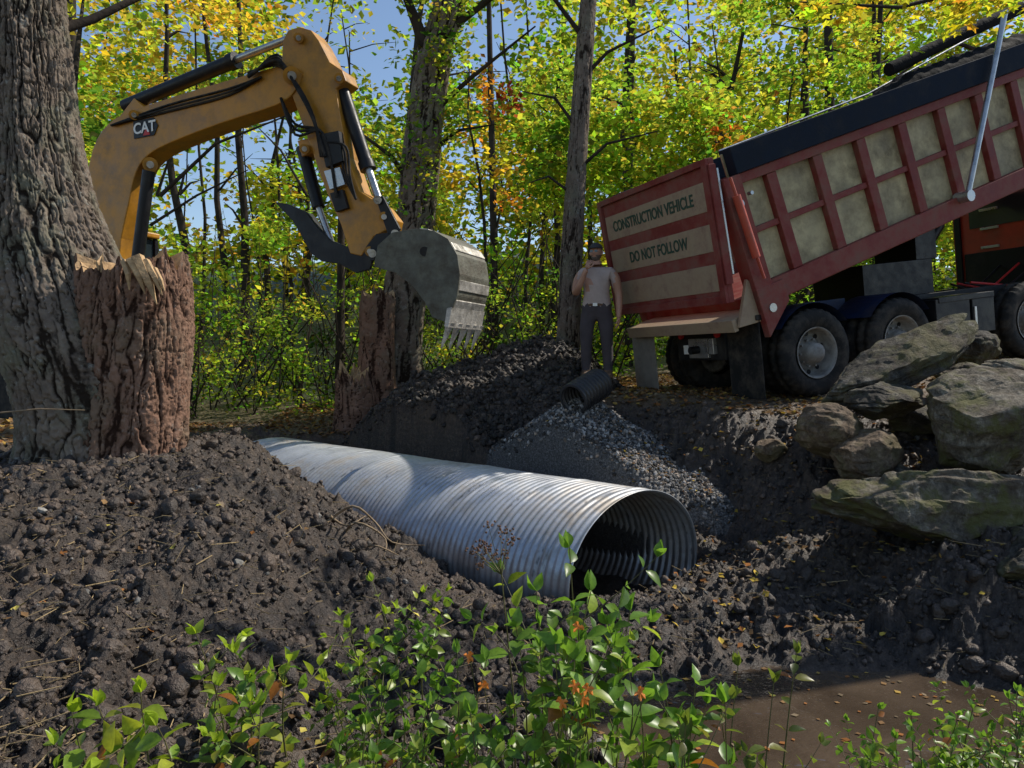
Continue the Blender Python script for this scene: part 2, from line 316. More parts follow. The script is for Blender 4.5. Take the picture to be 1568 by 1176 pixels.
# ---------------------------------------------------------------- culvert
def culvert():
    p0=np.array([1.05,6.0,.26]); p1=np.array([-3.3,10.1,.26]); ax=(p1-p0); L=np.linalg.norm(ax); ax/=L
    t=np.array([-ax[1],ax[0],0]); up=np.array([0,0,1.])
    nr=int(L/.0085); seg=128; s=np.linspace(0,L,nr); th=np.linspace(0,2*np.pi,seg,endpoint=False)
    S,T=np.meshgrid(s,th,indexing='ij')
    cor=.0080*np.sin(2*np.pi*(S/.068+T/(2*np.pi)))
    sd_=(((S/.61+T/(2*np.pi))%1-.5)*.61)
    seam=.006*np.exp(-(sd_/.012)**2)
    dent=.016*vn(S*1.5,np.cos(T)*1.5,np.sin(T)*1.5)
    rx=.93+cor+seam+dent; rz=.655+cor+seam+dent*.6
    cs,sn=np.cos(T),np.sin(T)
    V=p0+S[...,None]*ax+(rx*cs)[...,None]*t+(rz*sn)[...,None]*up
    i=np.arange(nr*seg).reshape(nr,seg); j=np.roll(i,-1,1)
    Fc=np.stack([i[:-1],j[:-1],j[1:],i[1:]],-1).reshape(-1,4)
    dash=(np.exp(-((sd_-.06)/.010)**2)*(np.sin(T*46)>-.2)*(vn(T*6,S*.8)>-.25)+.7*np.exp(-(sd_/.008)**2)).ravel()
    m,nt,o=newmat('galvanised_steel'); p=nt.nodes.new('ShaderNodeBsdfPrincipled'); p.inputs['Metallic'].default_value=.5
    n1=noise(nt,3,5,.65,None,.4); n2=noise(nt,45,3); n3=noise(nt,1.5,6,.72)
    c=ramp(nt,n1.outputs[0],[(.3,(.34,.36,.39)),(.7,(.56,.58,.60))]).outputs[0]
    c=mixc(nt,ramp(nt,n2.outputs[0],[(.35,(0,0,0)),(.7,(.25,.25,.25))]).outputs[0],c,(.68,.7,.72))
    c=mixc(nt,ramp(nt,n3.outputs[0],[(.48,(0,0,0)),(.64,(.75,.75,.75))]).outputs[0],c,(.28,.23,.17))
    tc=nt.nodes.new('ShaderNodeTexCoord'); sx=nt.nodes.new('ShaderNodeSeparateXYZ'); nt.links.new(tc.outputs['Object'],sx.inputs[0])
    ad=nt.nodes.new('ShaderNodeMath'); ad.operation='MULTIPLY_ADD'; ad.inputs[1].default_value=.7; nt.links.new(n1.outputs[0],ad.inputs[0]); nt.links.new(sx.outputs[2],ad.inputs[2])
    c=mixc(nt,ramp(nt,ad.outputs[0],[(.3,(.8,)*3),(.85,(0,0,0))]).outputs[0],c,(.18,.14,.10))
    wa=nt.nodes.new('ShaderNodeAttribute'); wa.attribute_name='pit_shade_seam'
    c=mixc(nt,ramp(nt,wa.outputs['Fac'],[(.3,(0,0,0)),(.8,(.6,)*3)]).outputs[0],c,(.05,.05,.055))
    nt.links.new(c,p.inputs['Base Color']); nt.links.new(ramp(nt,n3.outputs[0],[(.45,(.34,)*3),(.7,(.6,)*3)]).outputs[0],p.inputs['Roughness'])
    nt.links.new(p.outputs[0],o.inputs[0])
    ob=np_mesh('corrugated_steel_culvert_pipe',V.reshape(-1,3),Fc,None,m,True,np.clip(dash,0,1))
    sd=ob.modifiers.new('s','SOLIDIFY'); sd.thickness=.006; sd.offset=0
culvert()
bp=B([pmat('hdpe',(.02,.02,.022),.2,6,.4,dirt=(.1,.09,.08),damt=.3)])
pa=Vector((.66,8.02,1.56)); pb=Vector((1.0,8.40,1.73)); d=(pb-pa); Lp=d.length
Mp=Matrix.Translation(pa)@d.to_track_quat('Y','Z').to_matrix().to_4x4()
prof=[(.17+.012*math.copysign(min(1,abs(2*math.sin(2*math.pi*i/10))),math.sin(2*math.pi*i/10)),Lp*i/90) for i in range(91)]
bp.lathe(prof,0,48,Mp); bp.lathe([(r-.02,a) for r,a in prof][::-1],0,48,Mp); bp.lathe([(.15,0),(.175,0)],0,48,Mp); bp.build('black_plastic_drain_pipe')
# ---------------------------------------------------------------- clods, gravel, debris
def scatter(N,x0,x1,y0,y1):
    y=np.exp(rng.uniform(math.log(y0),math.log(y1),N)); x=rng.uniform(-1,1,N)*y*.78
    k=(x>x0)&(x<x1); x,y=x[k],y[k]; z,g,l,pmk=H(x,y,True); return x,y,z,g,l,pmk
def lump(v,seed,a=.3):
    r=np.random.default_rng(seed); return v*(1+a*r.uniform(-1,1,(len(v),1)))*np.array([1,.85,.7])
def off_pipe(x,y):
    al,ac=pipe_uv(x,y); return ~((al>-.15)&(al<6.1)&(np.abs(ac)<.95))
x,y,z,g,l,pk=scatter(62000,-9,9,1.6,9.5)
k=(g<.3)&(l<.4)&(z>.02)&off_pipe(x,y); x,y,z=x[k],y[k],z[k]
N=len(x); s=(.004+.022*rng.random(N)**5)*np.sqrt(np.maximum(y,2)/3)
cc=np.array([.085,.060,.043])*(.25+1.5*rng.random((N,1))**1.5)
VV=[];FF=[];CC=[];o=0
for vi in range(4):
    sel=slice(vi,None,4); P=np.stack([x,y,z+s*.25],1)[sel]
    V,Fc,C=inst(lump(ICO[0],vi,.35),ICO[1],P,rand_rot(len(P)),s[sel],cc[sel]); VV.append(V);FF.append(Fc+o);CC.append(C);o+=len(V)
x,y,z,g,l,pk=scatter(1500,-9,9,2.2,9.0)
k=(g<.2)&(l<.3)&(z>.03)&off_pipe(x,y)&off_pipe(x+.2,y); x,y,z=x[k],y[k],z[k]; N=len(x); s=.022+.05*rng.random(N)**2.5
I3=icos(3)
for vi in range(5):
    sel=slice(vi,None,5); P=np.stack([x,y,z+s*.1],1)[sel]; v=I3[0]; v=v*(1+.38*fbm(v[:,0]*1.6+vi*9,v[:,1]*1.6,v[:,2]*1.6,5)[:,None])*np.array([1,.85,.75])
    V,Fc,C=inst(v,I3[1],P,rand_rot(len(P)),s[sel],np.array([.075,.053,.038])*(.45+.9*rng.random((len(P),1)))); VV.append(V);FF.append(Fc+o);CC.append(C);o+=len(V)
np_mesh('soil_clods',np.concatenate(VV),np.concatenate(FF),np.concatenate(CC),M_soilc,True)
N=40000; a=rng.uniform(0,2*np.pi,N); r=2.1*np.sqrt(rng.random(N)); x=.7+r*np.cos(a); y=8.3+r*np.sin(a)
z,g,l,pk=H(x,y,True); k=(g>.25)&(y<9.6)&off_pipe(x,y); x,y,z=x[k],y[k],z[k]; N=len(x); s=.009+.022*rng.random(N)**2
base=np.array([.20,.192,.182])*(.12+1.9*rng.random((N,1))**1.8); base=base*np.where(rng.random((N,1))<.2,np.array([[1.3,1.05,.85]]),1)
V,Fc,C=inst(lump(ICO[0],11,.25),ICO[1],np.stack([x,y,z+s*.3],1),rand_rot(N),s,base); np_mesh('gravel_pile',V,Fc,C,M_col)
N=22000; x=rng.uniform(-3.2,2.2,N); y=rng.uniform(8.0,11.2,N); z,g,l,pk=H(x,y,True); k=(pk>.3)&off_pipe(x,y); x,y,z=x[k],y[k],z[k]; N=len(x); s=.010+.05*rng.random(N)**5
V,Fc,C=inst(lump(ICO[0],12,.35),ICO[1],np.stack([x,y,z+s*.2],1),rand_rot(N),s,np.array([.055,.042,.033])*(.2+1.9*rng.random((N,1))**2)); np_mesh('dirt_pile',V,Fc,C,M_soilc,True)
x,y,z,g,l,pk=scatter(380,-9,9,2,9); k=(l<.5)&off_pipe(x,y)&(z>0.03); x,y,z=x[k],y[k],z[k]; N=len(x); s=.008+.028*rng.random(N)**2
V,Fc,C=inst(lump(ICO[0],13,.15),ICO[1],np.stack([x,y,z],1),rand_rot(N),s,np.array([.2,.19,.17])*(.5+rng.random((N,1)))); np_mesh('loose_stones',V,Fc,C,M_col)
def fl(N,x0,x1,y0,y1,cond,size,name_cols):
    x=rng.uniform(x0,x1,N);y=rng.uniform(y0,y1,N);z,g,l,pk=H(x,y,True);k=cond(x,y,z,g,l)&off_pipe(x,y);x,y,z=x[k],y[k],z[k];N=len(x)
    c=np.array(name_cols)[rng.integers(0,len(name_cols),N)]*(.5+.7*rng.random((N,1)))
    return inst(DIAM[0]*np.array([1.1,1,2]),DIAM[1],np.stack([x,y,z+.015],1),rand_rot(N,.45),size*(.6+.7*rng.random(N)),c)
cols=[(.28,.17,.08),(.20,.12,.06),(.42,.28,.08),(.32,.14,.05),(.26,.2,.13)]
parts=[fl(9000,.8,9,7.8,13,lambda x,y,z,g,l:l>.4,.07,cols),fl(8000,-9,-3.6,5.2,12,lambda x,y,z,g,l:l>.3,.075,cols),fl(6000,-4,2,9.5,14,lambda x,y,z,g,l:l>.3,.08,cols),
 fl(1500,1,6,4.8,8,lambda x,y,z,g,l:z>.05,.055,cols+[(.6,.42,.08)]),fl(240,-4,1,2,5,lambda x,y,z,g,l:z>.05,.05,cols+[(.6,.5,.12)]),fl(500,-1.5,2,6.8,9,lambda x,y,z,g,l:g>.3,.05,cols),
 fl(200,.2,3.2,3.2,4.8,lambda x,y,z,g,l:z<.0,.04,cols)]
parts[6][0][:,2]=.006
o=0;VV=[];FF=[];CC=[]
for V,Fc,C in parts: VV.append(V);FF.append(Fc+o);CC.append(C);o+=len(V)
np_mesh('fallen_leaves',np.concatenate(VV),np.concatenate(FF),np.concatenate(CC),M_fall)
x,y,z,g,l,pk=scatter(4200,-9,9,2,8.5); k=(l<.6)&off_pipe(x,y)&(z>.03)&(g<.5); x,y,z=x[k],y[k],z[k]; N=len(x)
tw=(np.array([[-.5,-.5,0],[.5,-.5,0],[.5,.5,.0],[-.5,.5,0],[-.5,-.5,1],[.5,-.5,1],[.5,.5,1],[-.5,.5,1]])*np.array([1,1,1]),np.array([[0,1,5,4],[1,2,6,5],[2,3,7,6],[3,0,4,7]]))
R=rand_rot(N,.3); R=R[:,:,[0,2,1]]
sc=np.stack([.002+.002*rng.random(N)]*2+[.04+.15*rng.random(N)**2],1)
V,Fc,C=inst(tw[0],tw[1],np.stack([x,y,z+.012],1),R,sc,np.array([.36,.26,.13])*(.3+.9*rng.random((N,1)))); np_mesh('straw_and_twigs',V,Fc,C,M_col)
# ---------------------------------------------------------------- boulders
def rockmat(name,c1,c2,c3,moss=.4):
    m,nt,o=newmat(name); p=nt.nodes.new('ShaderNodeBsdfPrincipled'); p.inputs['Roughness'].default_value=.8; p.inputs['Specular IOR Level'].default_value=.25
    n1=noise(nt,4.5,7,.75,None,.5); n2=noise(nt,28,5,.75); n3=noise(nt,2.6,5,.7)
    c=ramp(nt,n1.outputs[0],[(.34,c1),(.5,c2),(.66,c3)]).outputs[0]; c=mixc(nt,.75,c,ramp(nt,n2.outputs[0],[(.35,(.3,)*3),(.65,(1.3,)*3)]).outputs[0],'MULTIPLY')
    c=mixc(nt,ramp(nt,n3.outputs[0],[(.47,(0,0,0)),(.58,(.7,)*3)]).outputs[0],c,(.075,.05,.03))
    n4=noise(nt,3.3,5,.7); c=mixc(nt,ramp(nt,n4.outputs[0],[(.46,(0,0,0)),(.58,(moss,)*3)]).outputs[0],c,(.11,.11,.028))
    nt.links.new(c,p.inputs['Base Color']); nt.links.new(bumpn(nt,n2.outputs[0],.8,.02,bumpn(nt,n1.outputs[0],.9,.06)),p.inputs['Normal']); nt.links.new(p.outputs[0],o.inputs[0]); return m
M_rk=rockmat('granite',(.055,.045,.033),(.16,.135,.10),(.33,.295,.235),.75); M_rkd=rockmat('dark_rock',(.022,.019,.015),(.08,.071,.058),(.23,.21,.18),.45); M_rkb=rockmat('brown_rock',(.08,.055,.035),(.21,.15,.10),(.36,.29,.21),.3)
def boulder(c,size,rot,seed,mat,planes=14,amp=.09,cut=.5,sub=6):
    bm=bmesh.new(); bmesh.ops.create_icosphere(bm,subdivisions=sub,radius=1); V=np.array([v.co[:] for v in bm.verts]); r=np.random.default_rng(seed)
    for i in range(planes):
        nn=r.normal(size=3); nn/=np.linalg.norm(nn); h=r.uniform(cut,.85); dd=V@nn; V=V-np.maximum(dd-h,0)[:,None]*nn*.985
    V=V*(1+amp*fbm(V[:,0]*1.7+seed,V[:,1]*1.7,V[:,2]*1.7,3)[:,None]-.05*(1-np.abs(vn(V[:,0]*2.5+seed,V[:,1]*2.5,V[:,2]*5)))[:,None]**6)
    st=vn(V[:,0]*1.2,V[:,1]*1.2,V[:,2]*9+seed); V=V*(1+.03*np.tanh(st*5))[:,None]
    V=V*np.array(size)
    V=V+.03*np.stack([fbm(V[:,0]*7,V[:,1]*7+k*7,V[:,2]*7,5) for k in range(3)],1)
    for v,co in zip(bm.verts,V): v.co=co
    me=bpy.data.meshes.new('boulder'); bm.to_mesh(me); bm.free(); me.materials.append(mat)
    ob=bpy.data.objects.new('boulder',me); bpy.context.collection.objects.link(ob); ob.location=c; ob.rotation_euler=[math.radians(a) for a in rot]
    return ob
boulder(W(1352,562,7.3),(1.05,.46,.22),(20,-30,10),1,M_rkd,14)
boulder(W(1362,612,6.9),(.48,.38,.20),(0,0,15),2,M_rkd,12)
boulder(W(1272,660,6.8),(.33,.30,.28),(0,10,20),3,M_rkb,5,.06,.8,5)
boulder(W(1328,700,6.5),(.33,.27,.25),(0,-15,30),4,M_rkb,6,.06,.75,5)
boulder(W(1515,665,6.2),(.84,.64,.56),(5,-14,20),5,M_rk,14)
boulder(W(1450,790,5.6),(.96,.60,.42),(10,4,-5),23,M_rk,16,.1,.45)
boulder(W(1470,578,7.6),(.26,.22,.16),(0,0,0),7,M_rk,10,sub=5)
boulder(W(1490,540,8.0),(.32,.26,.26),(0,0,40),8,M_rkd,10,sub=5)
boulder(W(1405,648,7.2),(.34,.3,.22),(0,0,40),9,M_rkd,10,sub=5)
boulder(W(1180,690,7.3),(.17,.15,.12),(0,0,40),10,M_rkb,10,sub=5)
boulder(W(1570,870,5.1),(.46,.36,.28),(0,0,70),12,M_rkd,10,sub=5)
boulder(W(1380,735,6.3),(.26,.2,.14),(0,20,10),19,M_rkd,10,sub=5)
boulder(W(1560,590,7.0),(.5,.4,.25),(0,10,10),20,M_rk,10,sub=5)
boulder(W(30,905,3.7),(.05,.05,.035),(0,0,0),14,M_rk,7,sub=4); boulder(W(370,868,4.2),(.10,.07,.05),(0,30,0),15,M_rk,7,sub=4); boulder(W(148,1030,3.0),(.045,.04,.04),(0,0,0),16,M_rkb,5,sub=4)
# ---------------------------------------------------------------- trees
def barktube(pts,rs,seg=120,rows=260,amp=.03,top=None,cell=12,seed=0):
    pts=np.array(pts,float); rs=np.array(rs,float); d=np.r_[0,np.cumsum(np.linalg.norm(np.diff(pts,axis=0),axis=1))]; s=np.linspace(0,d[-1],rows)
    P=np.stack([np.interp(s,d,pts[:,k]) for k in range(3)],1); Rr=np.interp(s,d,rs)
    kn=max(5,rows//8)//2*2+1; ker=np.hanning(kn); ker/=ker.sum(); pad=len(ker)//2
    sm=lambda a:np.convolve(np.pad(a,pad,mode='reflect',reflect_type='odd'),ker,mode='valid')[:rows]
    P=np.stack([sm(P[:,k]) for k in range(3)],1); Rr=sm(Rr)
    th=np.linspace(0,2*np.pi,seg,endpoint=False); S,T=np.meshgrid(s,th,indexing='ij')
    cx,cy=np.cos(T),np.sin(T); R=Rr[:,None]*np.ones_like(T)
    lob=1+.09*vn(cx*1.6+seed,cy*1.6,S*.8)+.04*vn(cx*3+seed,cy*3,S*1.5)
    f=cell*np.mean(rs); wx=cx*f+.5*vn(cx*5,cy*5,S*3+seed)+.3*vn(cx*13,cy*13,S*11)+.15*vn(cx*40,cy*40,S*40); wy=cy*f+.4*vn(cx*5,cy*5+9,S*3)+.25*vn(cx*13+4,cy*13,S*11)
    zz=S*cell*.11
    n1=np.abs(vn(wx+seed,wy,zz)); n2=np.abs(vn(wx*1.9+4,wy*1.9+seed,zz*4)); fi=vn(wx*3.5,wy*3.5,S*40)
    hgt=np.clip(np.minimum(np.clip(n1*3.4,0,1),.30+np.clip(n2*3,0,.70))*.85+.2*fi,0,1)
    R=R*lob+amp*(hgt-.6)
    V=np.stack([P[:,0,None]+R*cx,P[:,1,None]+R*cy,P[:,2,None]+0*R],-1)
    if top:
        e=sstep(.72,1.0,S/s[-1]); V[...,2]+=e*top*(vn(cx*2.3+seed,cy*2.3)+.6*vn(cx*7,cy*7+seed)+.3*vn(cx*20,cy*20))
    i=np.arange(rows*seg).reshape(rows,seg); j=np.roll(i,-1,1)
    Fc=np.stack([i[:-1],j[:-1],j[1:],i[1:]],-1).reshape(-1,4); barktube.c=np.repeat(hgt.reshape(-1,1),3,1); return V.reshape(-1,3),Fc,V[-1]
def add_np(name,V,Fc,mat,parent):
    ob=np_mesh(name,V,Fc,barktube.c,mat,True); ob.parent=parent; return ob
leafacc={}
def clump(key,c,rad,n,size,col,flat=.6,tilt=.9):
    leafacc.setdefault(key,[]).append((np.array(c),rad,n,size,np.array(col),flat,tilt))
def flush(key,name,parent,mat,tpl=DIAM):
    L=leafacc[key]; P=[];S=[];C=[];Rt=[]
    for c,rad,n,size,col,flat,tilt in L:
        q=rng.normal(size=(n,3)); q/=np.linalg.norm(q,axis=1)[:,None]; q*=rad*rng.random((n,1))**.45; q[:,2]*=flat
        P.append(c+q); S.append(size*(.55+.8*rng.random(n))); C.append(col*(.55+.8*rng.random((n,1)))*(1+.18*rng.normal(size=(n,3)))); Rt.append(rand_rot(n,tilt))
    V,Fc,Cc=inst(tpl[0],tpl[1],np.concatenate(P),np.concatenate(Rt),np.concatenate(S),np.clip(np.concatenate(C),.005,.65))
    ob=np_mesh(name,V,Fc,Cc,mat); ob.parent=parent; return ob
YG=(.34,.37,.045);LIME=(.22,.32,.038);GOLD=(.46,.36,.04);DG=(.05,.09,.02);ORG=(.38,.18,.03);RED=(.24,.05,.03);GRN=(.12,.21,.03)
T1=empty('broken_maple_tree')
def pts(L,Y): return [W(u,v,Y) for u,v,_ in L],[w/2/F*Y for _,_,w in L]
L=[(150,800,330),(158,740,250),(158,690,215),(150,600,225),(112,500,235),(78,400,190),(58,300,145),(50,200,120),(44,100,110),(38,0,104),(20,-200,95),(-10,-500,80),(-40,-900,60)]
P_,R_=pts(L,6.0); V,Fc,_=barktube(P_,R_,520,1200,.040,cell=19,seed=3); add_np('trunk',V,Fc,M_bark,T1)
L=[(190,800,240),(190,700,185),(198,600,165),(205,500,165),(208,440,158),(208,402,150)]
P_,R_=pts(L,5.9); V,Fc,top=barktube(P_,R_,380,480,.034,top=.13,cell=19,seed=9); add_np('broken_limb',V,Fc,M_barkr,T1)
bb=B([M_wood]); cen=top.mean(0)-np.array([0,0,.12]); nT=len(top); ring2=top+(cen-top)*.35; ring2[:,2]=top[:,2]*.5+cen[2]*.5+rng.uniform(-.06,.05,nT)
vs=[tuple(p) for p in top]+[tuple(p) for p in ring2]+[tuple(cen)]
bb.add(vs,[(i,(i+1)%nT,nT+(i+1)%nT,nT+i) for i in range(nT)]+[(nT+i,nT+(i+1)%nT,2*nT) for i in range(nT)],0)
for i in range(46):
    a=rng.uniform(0,6.28); r=rng.uniform(.1,.36); q=Vector((cen[0]+r*math.cos(a),cen[1]+r*math.sin(a),cen[2]-.1)); h=rng.uniform(.06,.26)
    bb.tube([q,q+Vector((rng.normal()*.03,rng.normal()*.03,h*.7)),q+Vector((rng.normal()*.05,rng.normal()*.05,h))],[.022,.014,.002],0,4,smooth=False)
for (u0,v0,u1,v1,u2,v2,r) in [(210,394,226,428,240,466,.05),(200,398,214,424,222,450,.04),(222,400,238,426,248,452,.035),(190,400,196,420,198,444,.03),(236,412,246,430,252,446,.025)]:
    bb.tube([W(u0,v0,5.50),W(u1,v1,5.46),W(u2,v2,5.47)],[r,r*.75,.004],0,5,smooth=False)
bb.build('splintered_wood',T1)
br=B([M_barkd])
for (p0,p1,p2,r) in [(W(45,60,6),W(140,30,6.3),W(330,-60,7),.05),(W(60,250,6.1),W(110,150,6.6),W(130,-20,7.5),.05),(W(40,-50,6),W(200,-200,6.5),W(500,-320,7),.12),(W(30,-80,6),W(-200,-250,5),W(-400,-400,4.5),.12),(W(20,-200,6),W(160,-420,4.5),W(420,-600,3.5),.1)]:
    br.tube([p0,p1,p2],[r,r*.7,r*.2],0,8)
br.build('limbs',T1)
for i in range(22): clump('t1',W(rng.uniform(90,340),rng.uniform(-120,60),rng.uniform(6.5,8.5)),.35,50,.085,GOLD if rng.random()<.3 else YG)
for i in range(7):
    clump('t1',(rng.uniform(-6,-1),rng.uniform(5,10),rng.uniform(7.5,10)),.6,90,.11,YG)  # unseen crown clumps, added overhead to dapple the sunlight
flush('t1','leaves',T1,M_leaf)
T2=empty('vine_covered_tree')
L=[(603,680,110),(606,620,84),(612,520,70),(628,400,62),(640,300,58),(650,200,56),(662,100,52),(690,0,46),(715,-100,40),(740,-300,30)]
P_,R_=pts(L,12.2); V,Fc,_=barktube(P_,R_,130,560,.035,cell=13,seed=5); add_np('trunk',V,Fc,M_bark,T2)
br=B([M_barkd])
for (a,b_,c_,r) in [((662,110),(640,40),(600,-60),.13),((655,180),(720,120),(820,40),.05),((640,300),(600,240),(520,180),.05),((650,240),(700,200),(760,190),.04),((628,400),(590,330),(570,290),.04),((670,60),(760,-10),(830,-60),.07)]:
    br.tube([W(*a,12.2),W(*b_,12.0),W(*c_,11.6)],[r,r*.7,r*.25],0,7)
br.build('limbs',T2)
for i in range(52):
    v=rng.uniform(-40,420); u=np.interp(v,[-40,0,200,400],[700,690,650,628])+rng.normal()*30
    clump('t2',W(u,v,12.2-rng.uniform(0,.5)),.24,34,.095,[YG,LIME,GRN,LIME][rng.integers(0,4)],1.2)
flush('t2','vine_leaves',T2,M_leaf)
T2b=empty('broken_tree_stump')
L=[(578,690,90),(577,620,64),(577,540,54),(578,470,52),(580,448,50)]
P_,R_=pts(L,11.6); V,Fc,top=barktube(P_,R_,90,220,.03,top=.12,cell=13,seed=6); add_np('trunk',V,Fc,M_barkr,T2b)
L=[(545,680,84),(545,620,64),(543,590,56),(540,572,50)]
P_,R_=pts(L,11.3); V,Fc,top2=barktube(P_,R_,90,140,.03,top=.16,cell=13,seed=8); add_np('low_stub',V,Fc,M_barkr,T2b)
bb=B([M_wood])
for tp in (top,top2):
    c=tp.mean(0)-np.array([0,0,.1]); bb.add([tuple(p) for p in tp]+[tuple(c)],[(i,(i+1)%90,90) for i in range(90)],0)
bb.build('split_tops',T2b)
T3=empty('slender_tree')
L=[(864,640,52),(866,590,40),(872,450,33),(880,300,30),(890,150,27),(901,0,24),(910,-120,20),(925,-400,14)]
P_,R_=pts(L,11.0); V,Fc,_=barktube(P_,R_,110,560,.018,cell=16,seed=15); add_np('trunk',V,Fc,M_bark,T3)
br=B([M_barkd])
for (a,b_,c_,r) in [((892,120),(930,80),(1010,40),.035),((886,200),(850,150),(800,140),.03),((895,60),(850,0),(800,-60),.04),((884,260),(930,220),(1010,200),.03),((880,300),(840,270),(810,280),.025)]:
    br.tube([W(*a,11),W(*b_,10.9),W(*c_,10.7)],[r,r*.7,r*.25],0,7)
br.build('limbs',T3)
for (u0,u1,v0,v1,nn,cs) in [(790,880,150,330,40,[LIME,YG,GRN]),(900,1120,140,270,70,[YG,LIME,YG,LIME]),(940,1180,190,300,30,[LIME,GRN,YG]),(1060,1130,180,240,4,[ORG]),(760,1000,-30,120,14,[YG,LIME]),(730,800,110,170,4,[RED,ORG])]:
    for i in range(nn): clump('t3',W(rng.uniform(u0,u1),rng.uniform(v0,v1),rng.uniform(11.4,13)),.33,46,.115,cs[rng.integers(0,len(cs))],.8)
flush('t3','leaves',T3,M_leaf)
star=[]
for i in range(10):
    a=2*math.pi*i/10+math.pi/2; r=.5 if i%2==0 else .24
    star.append((r*math.cos(a),r*math.sin(a),.06*(i%2)))
STAR=(np.array(star+[(0,0,0)]),np.array([[i,(i+1)%10,10] for i in range(10)]))
T4=empty('maple_tree'); bm_=B([M_barkd])
bm_.tube([(7.6,6.6,.9),(7.7,6.7,3.5),(7.5,6.9,7),(7.4,7,11)],[.24,.2,.16,.08],0,16)
bm_.tube([(7.6,6.8,4.5),(5.6,6.9,5.5),(4.4,6.6,5.35),(3.2,6.2,4.9),(2.3,6.0,4.85)],[.07,.045,.03,.015,.006],0,8)
bm_.tube([(7.6,6.8,5.2),(5.2,6.4,6.2),(3.4,6.0,5.6),(1.6,5.8,5.3)],[.06,.04,.02,.006],0,8)
bm_.build('trunk_and_limbs',T4)
for i in range(26):
    u=rng.uniform(1170,1600); v=rng.uniform(-30,35)+(u>1380)*rng.uniform(0,30); clump('t4',W(u,v,rng.uniform(5.6,6.8)),.2,13,.10,[(.36,.38,.03),(.25,.34,.03),(.45,.38,.03)][rng.integers(0,3)],.5,.7)
for i in range(4): clump('t4',(rng.uniform(5,8),rng.uniform(6,10),rng.uniform(8,10)),.8,40,.13,YG,.5,.7)  # out-of-view upper foliage, added to break the sun into dapples
flush('t4','leaves',T4,M_leaf,STAR)
FO=empty('forest')
tb=B([M_barkd])
for i in range(60):
    Y=rng.uniform(16.5,42); u=rng.uniform(-250,1850); X=(u-784)/F*Y; z0=float(H(np.array([X]),np.array([Y]))[0])-.2; h=rng.uniform(8,17); r=rng.uniform(.05,.15)*(1 if rng.random()<.8 else 1.5)
    lx,ly=rng.normal()*.7,rng.normal()*.5
    pp=[Vector((X+lx*k*k,Y+ly*k*k+.0,z0+h*k))+Vector((rng.normal()*.10,0,0)) for k in np.linspace(0,1,7)]
    tb.tube(pp,[r*(1-.75*k) for k in np.linspace(0,1,7)],0,8)
    for b_ in range(6):
        k=rng.uniform(.25,.95); q=Vector((X+lx*k*k,Y+ly*k*k,z0+h*k)); dr=Vector((rng.normal(),rng.normal()*.6,rng.uniform(.1,.9)))*rng.uniform(.8,1.8)
        tb.tube([q,q+dr*.5+Vector((0,0,.1)),q+dr],[r*.3,r*.2,.008],0,5)
for i in range(200):
    Y=rng.uniform(12.6,17); u=rng.uniform(250,950); X=(u-784)/F*Y; z0=float(H(np.array([X]),np.array([Y]))[0]); h=rng.uniform(1,4); dr=Vector((rng.normal()*.5,rng.normal()*.2,1))*h
    tb.tube([(X,Y,z0-.1),Vector((X,Y,z0))+dr*.5+Vector((rng.normal()*.15,0,0)),Vector((X,Y,z0))+dr],[.018,.012,.004],0,4)
for (u,w_,Y,v1) in [(518,14,13.5,250),(527,9,14,330),(1276,20,16,-60),(1245,26,15.5,300),(960,10,17,-60),(105,26,15,-80),(1330,10,18,-50),(760,12,19,-60)]:
    a=W(u,640,Y);b_=W(u+rng.normal()*12,v1,Y); tb.tube([a,(a+b_)/2+np.array([rng.normal()*.06,0,0]),b_],[w_/2/F*Y,w_/2.3/F*Y,w_/3.5/F*Y],0,8)
for (a,b_,c_,r) in [((245,300),(330,220),(445,175),.04),((240,300),(260,240),(330,190),.03),((230,345),(300,300),(380,260),.03),((470,300),(430,230),(390,190),.03),((1560,100),(1450,60),(1330,150),.05)]:
    tb.tube([W(*a,14),W(*b_,14),W(*c_,14)],[r,r*.7,r*.3],0,6)
tb.build('tree_trunks',FO)
gaps=[(330,225,95,65),(345,330,50,42),(590,15,85,50),(250,190,50,35),(810,40,80,60),(555,80,50,42),(480,25,60,32),(700,70,45,45),(1040,10,60,34),(290,335,45,32),(425,190,45,55),(770,120,40,34),(600,150,35,35),(1180,60,40,34),(260,30,45,28),(150,60,28,28),(940,60,30,25),(700,230,24,24),(1400,60,40,25),(850,200,20,20)]
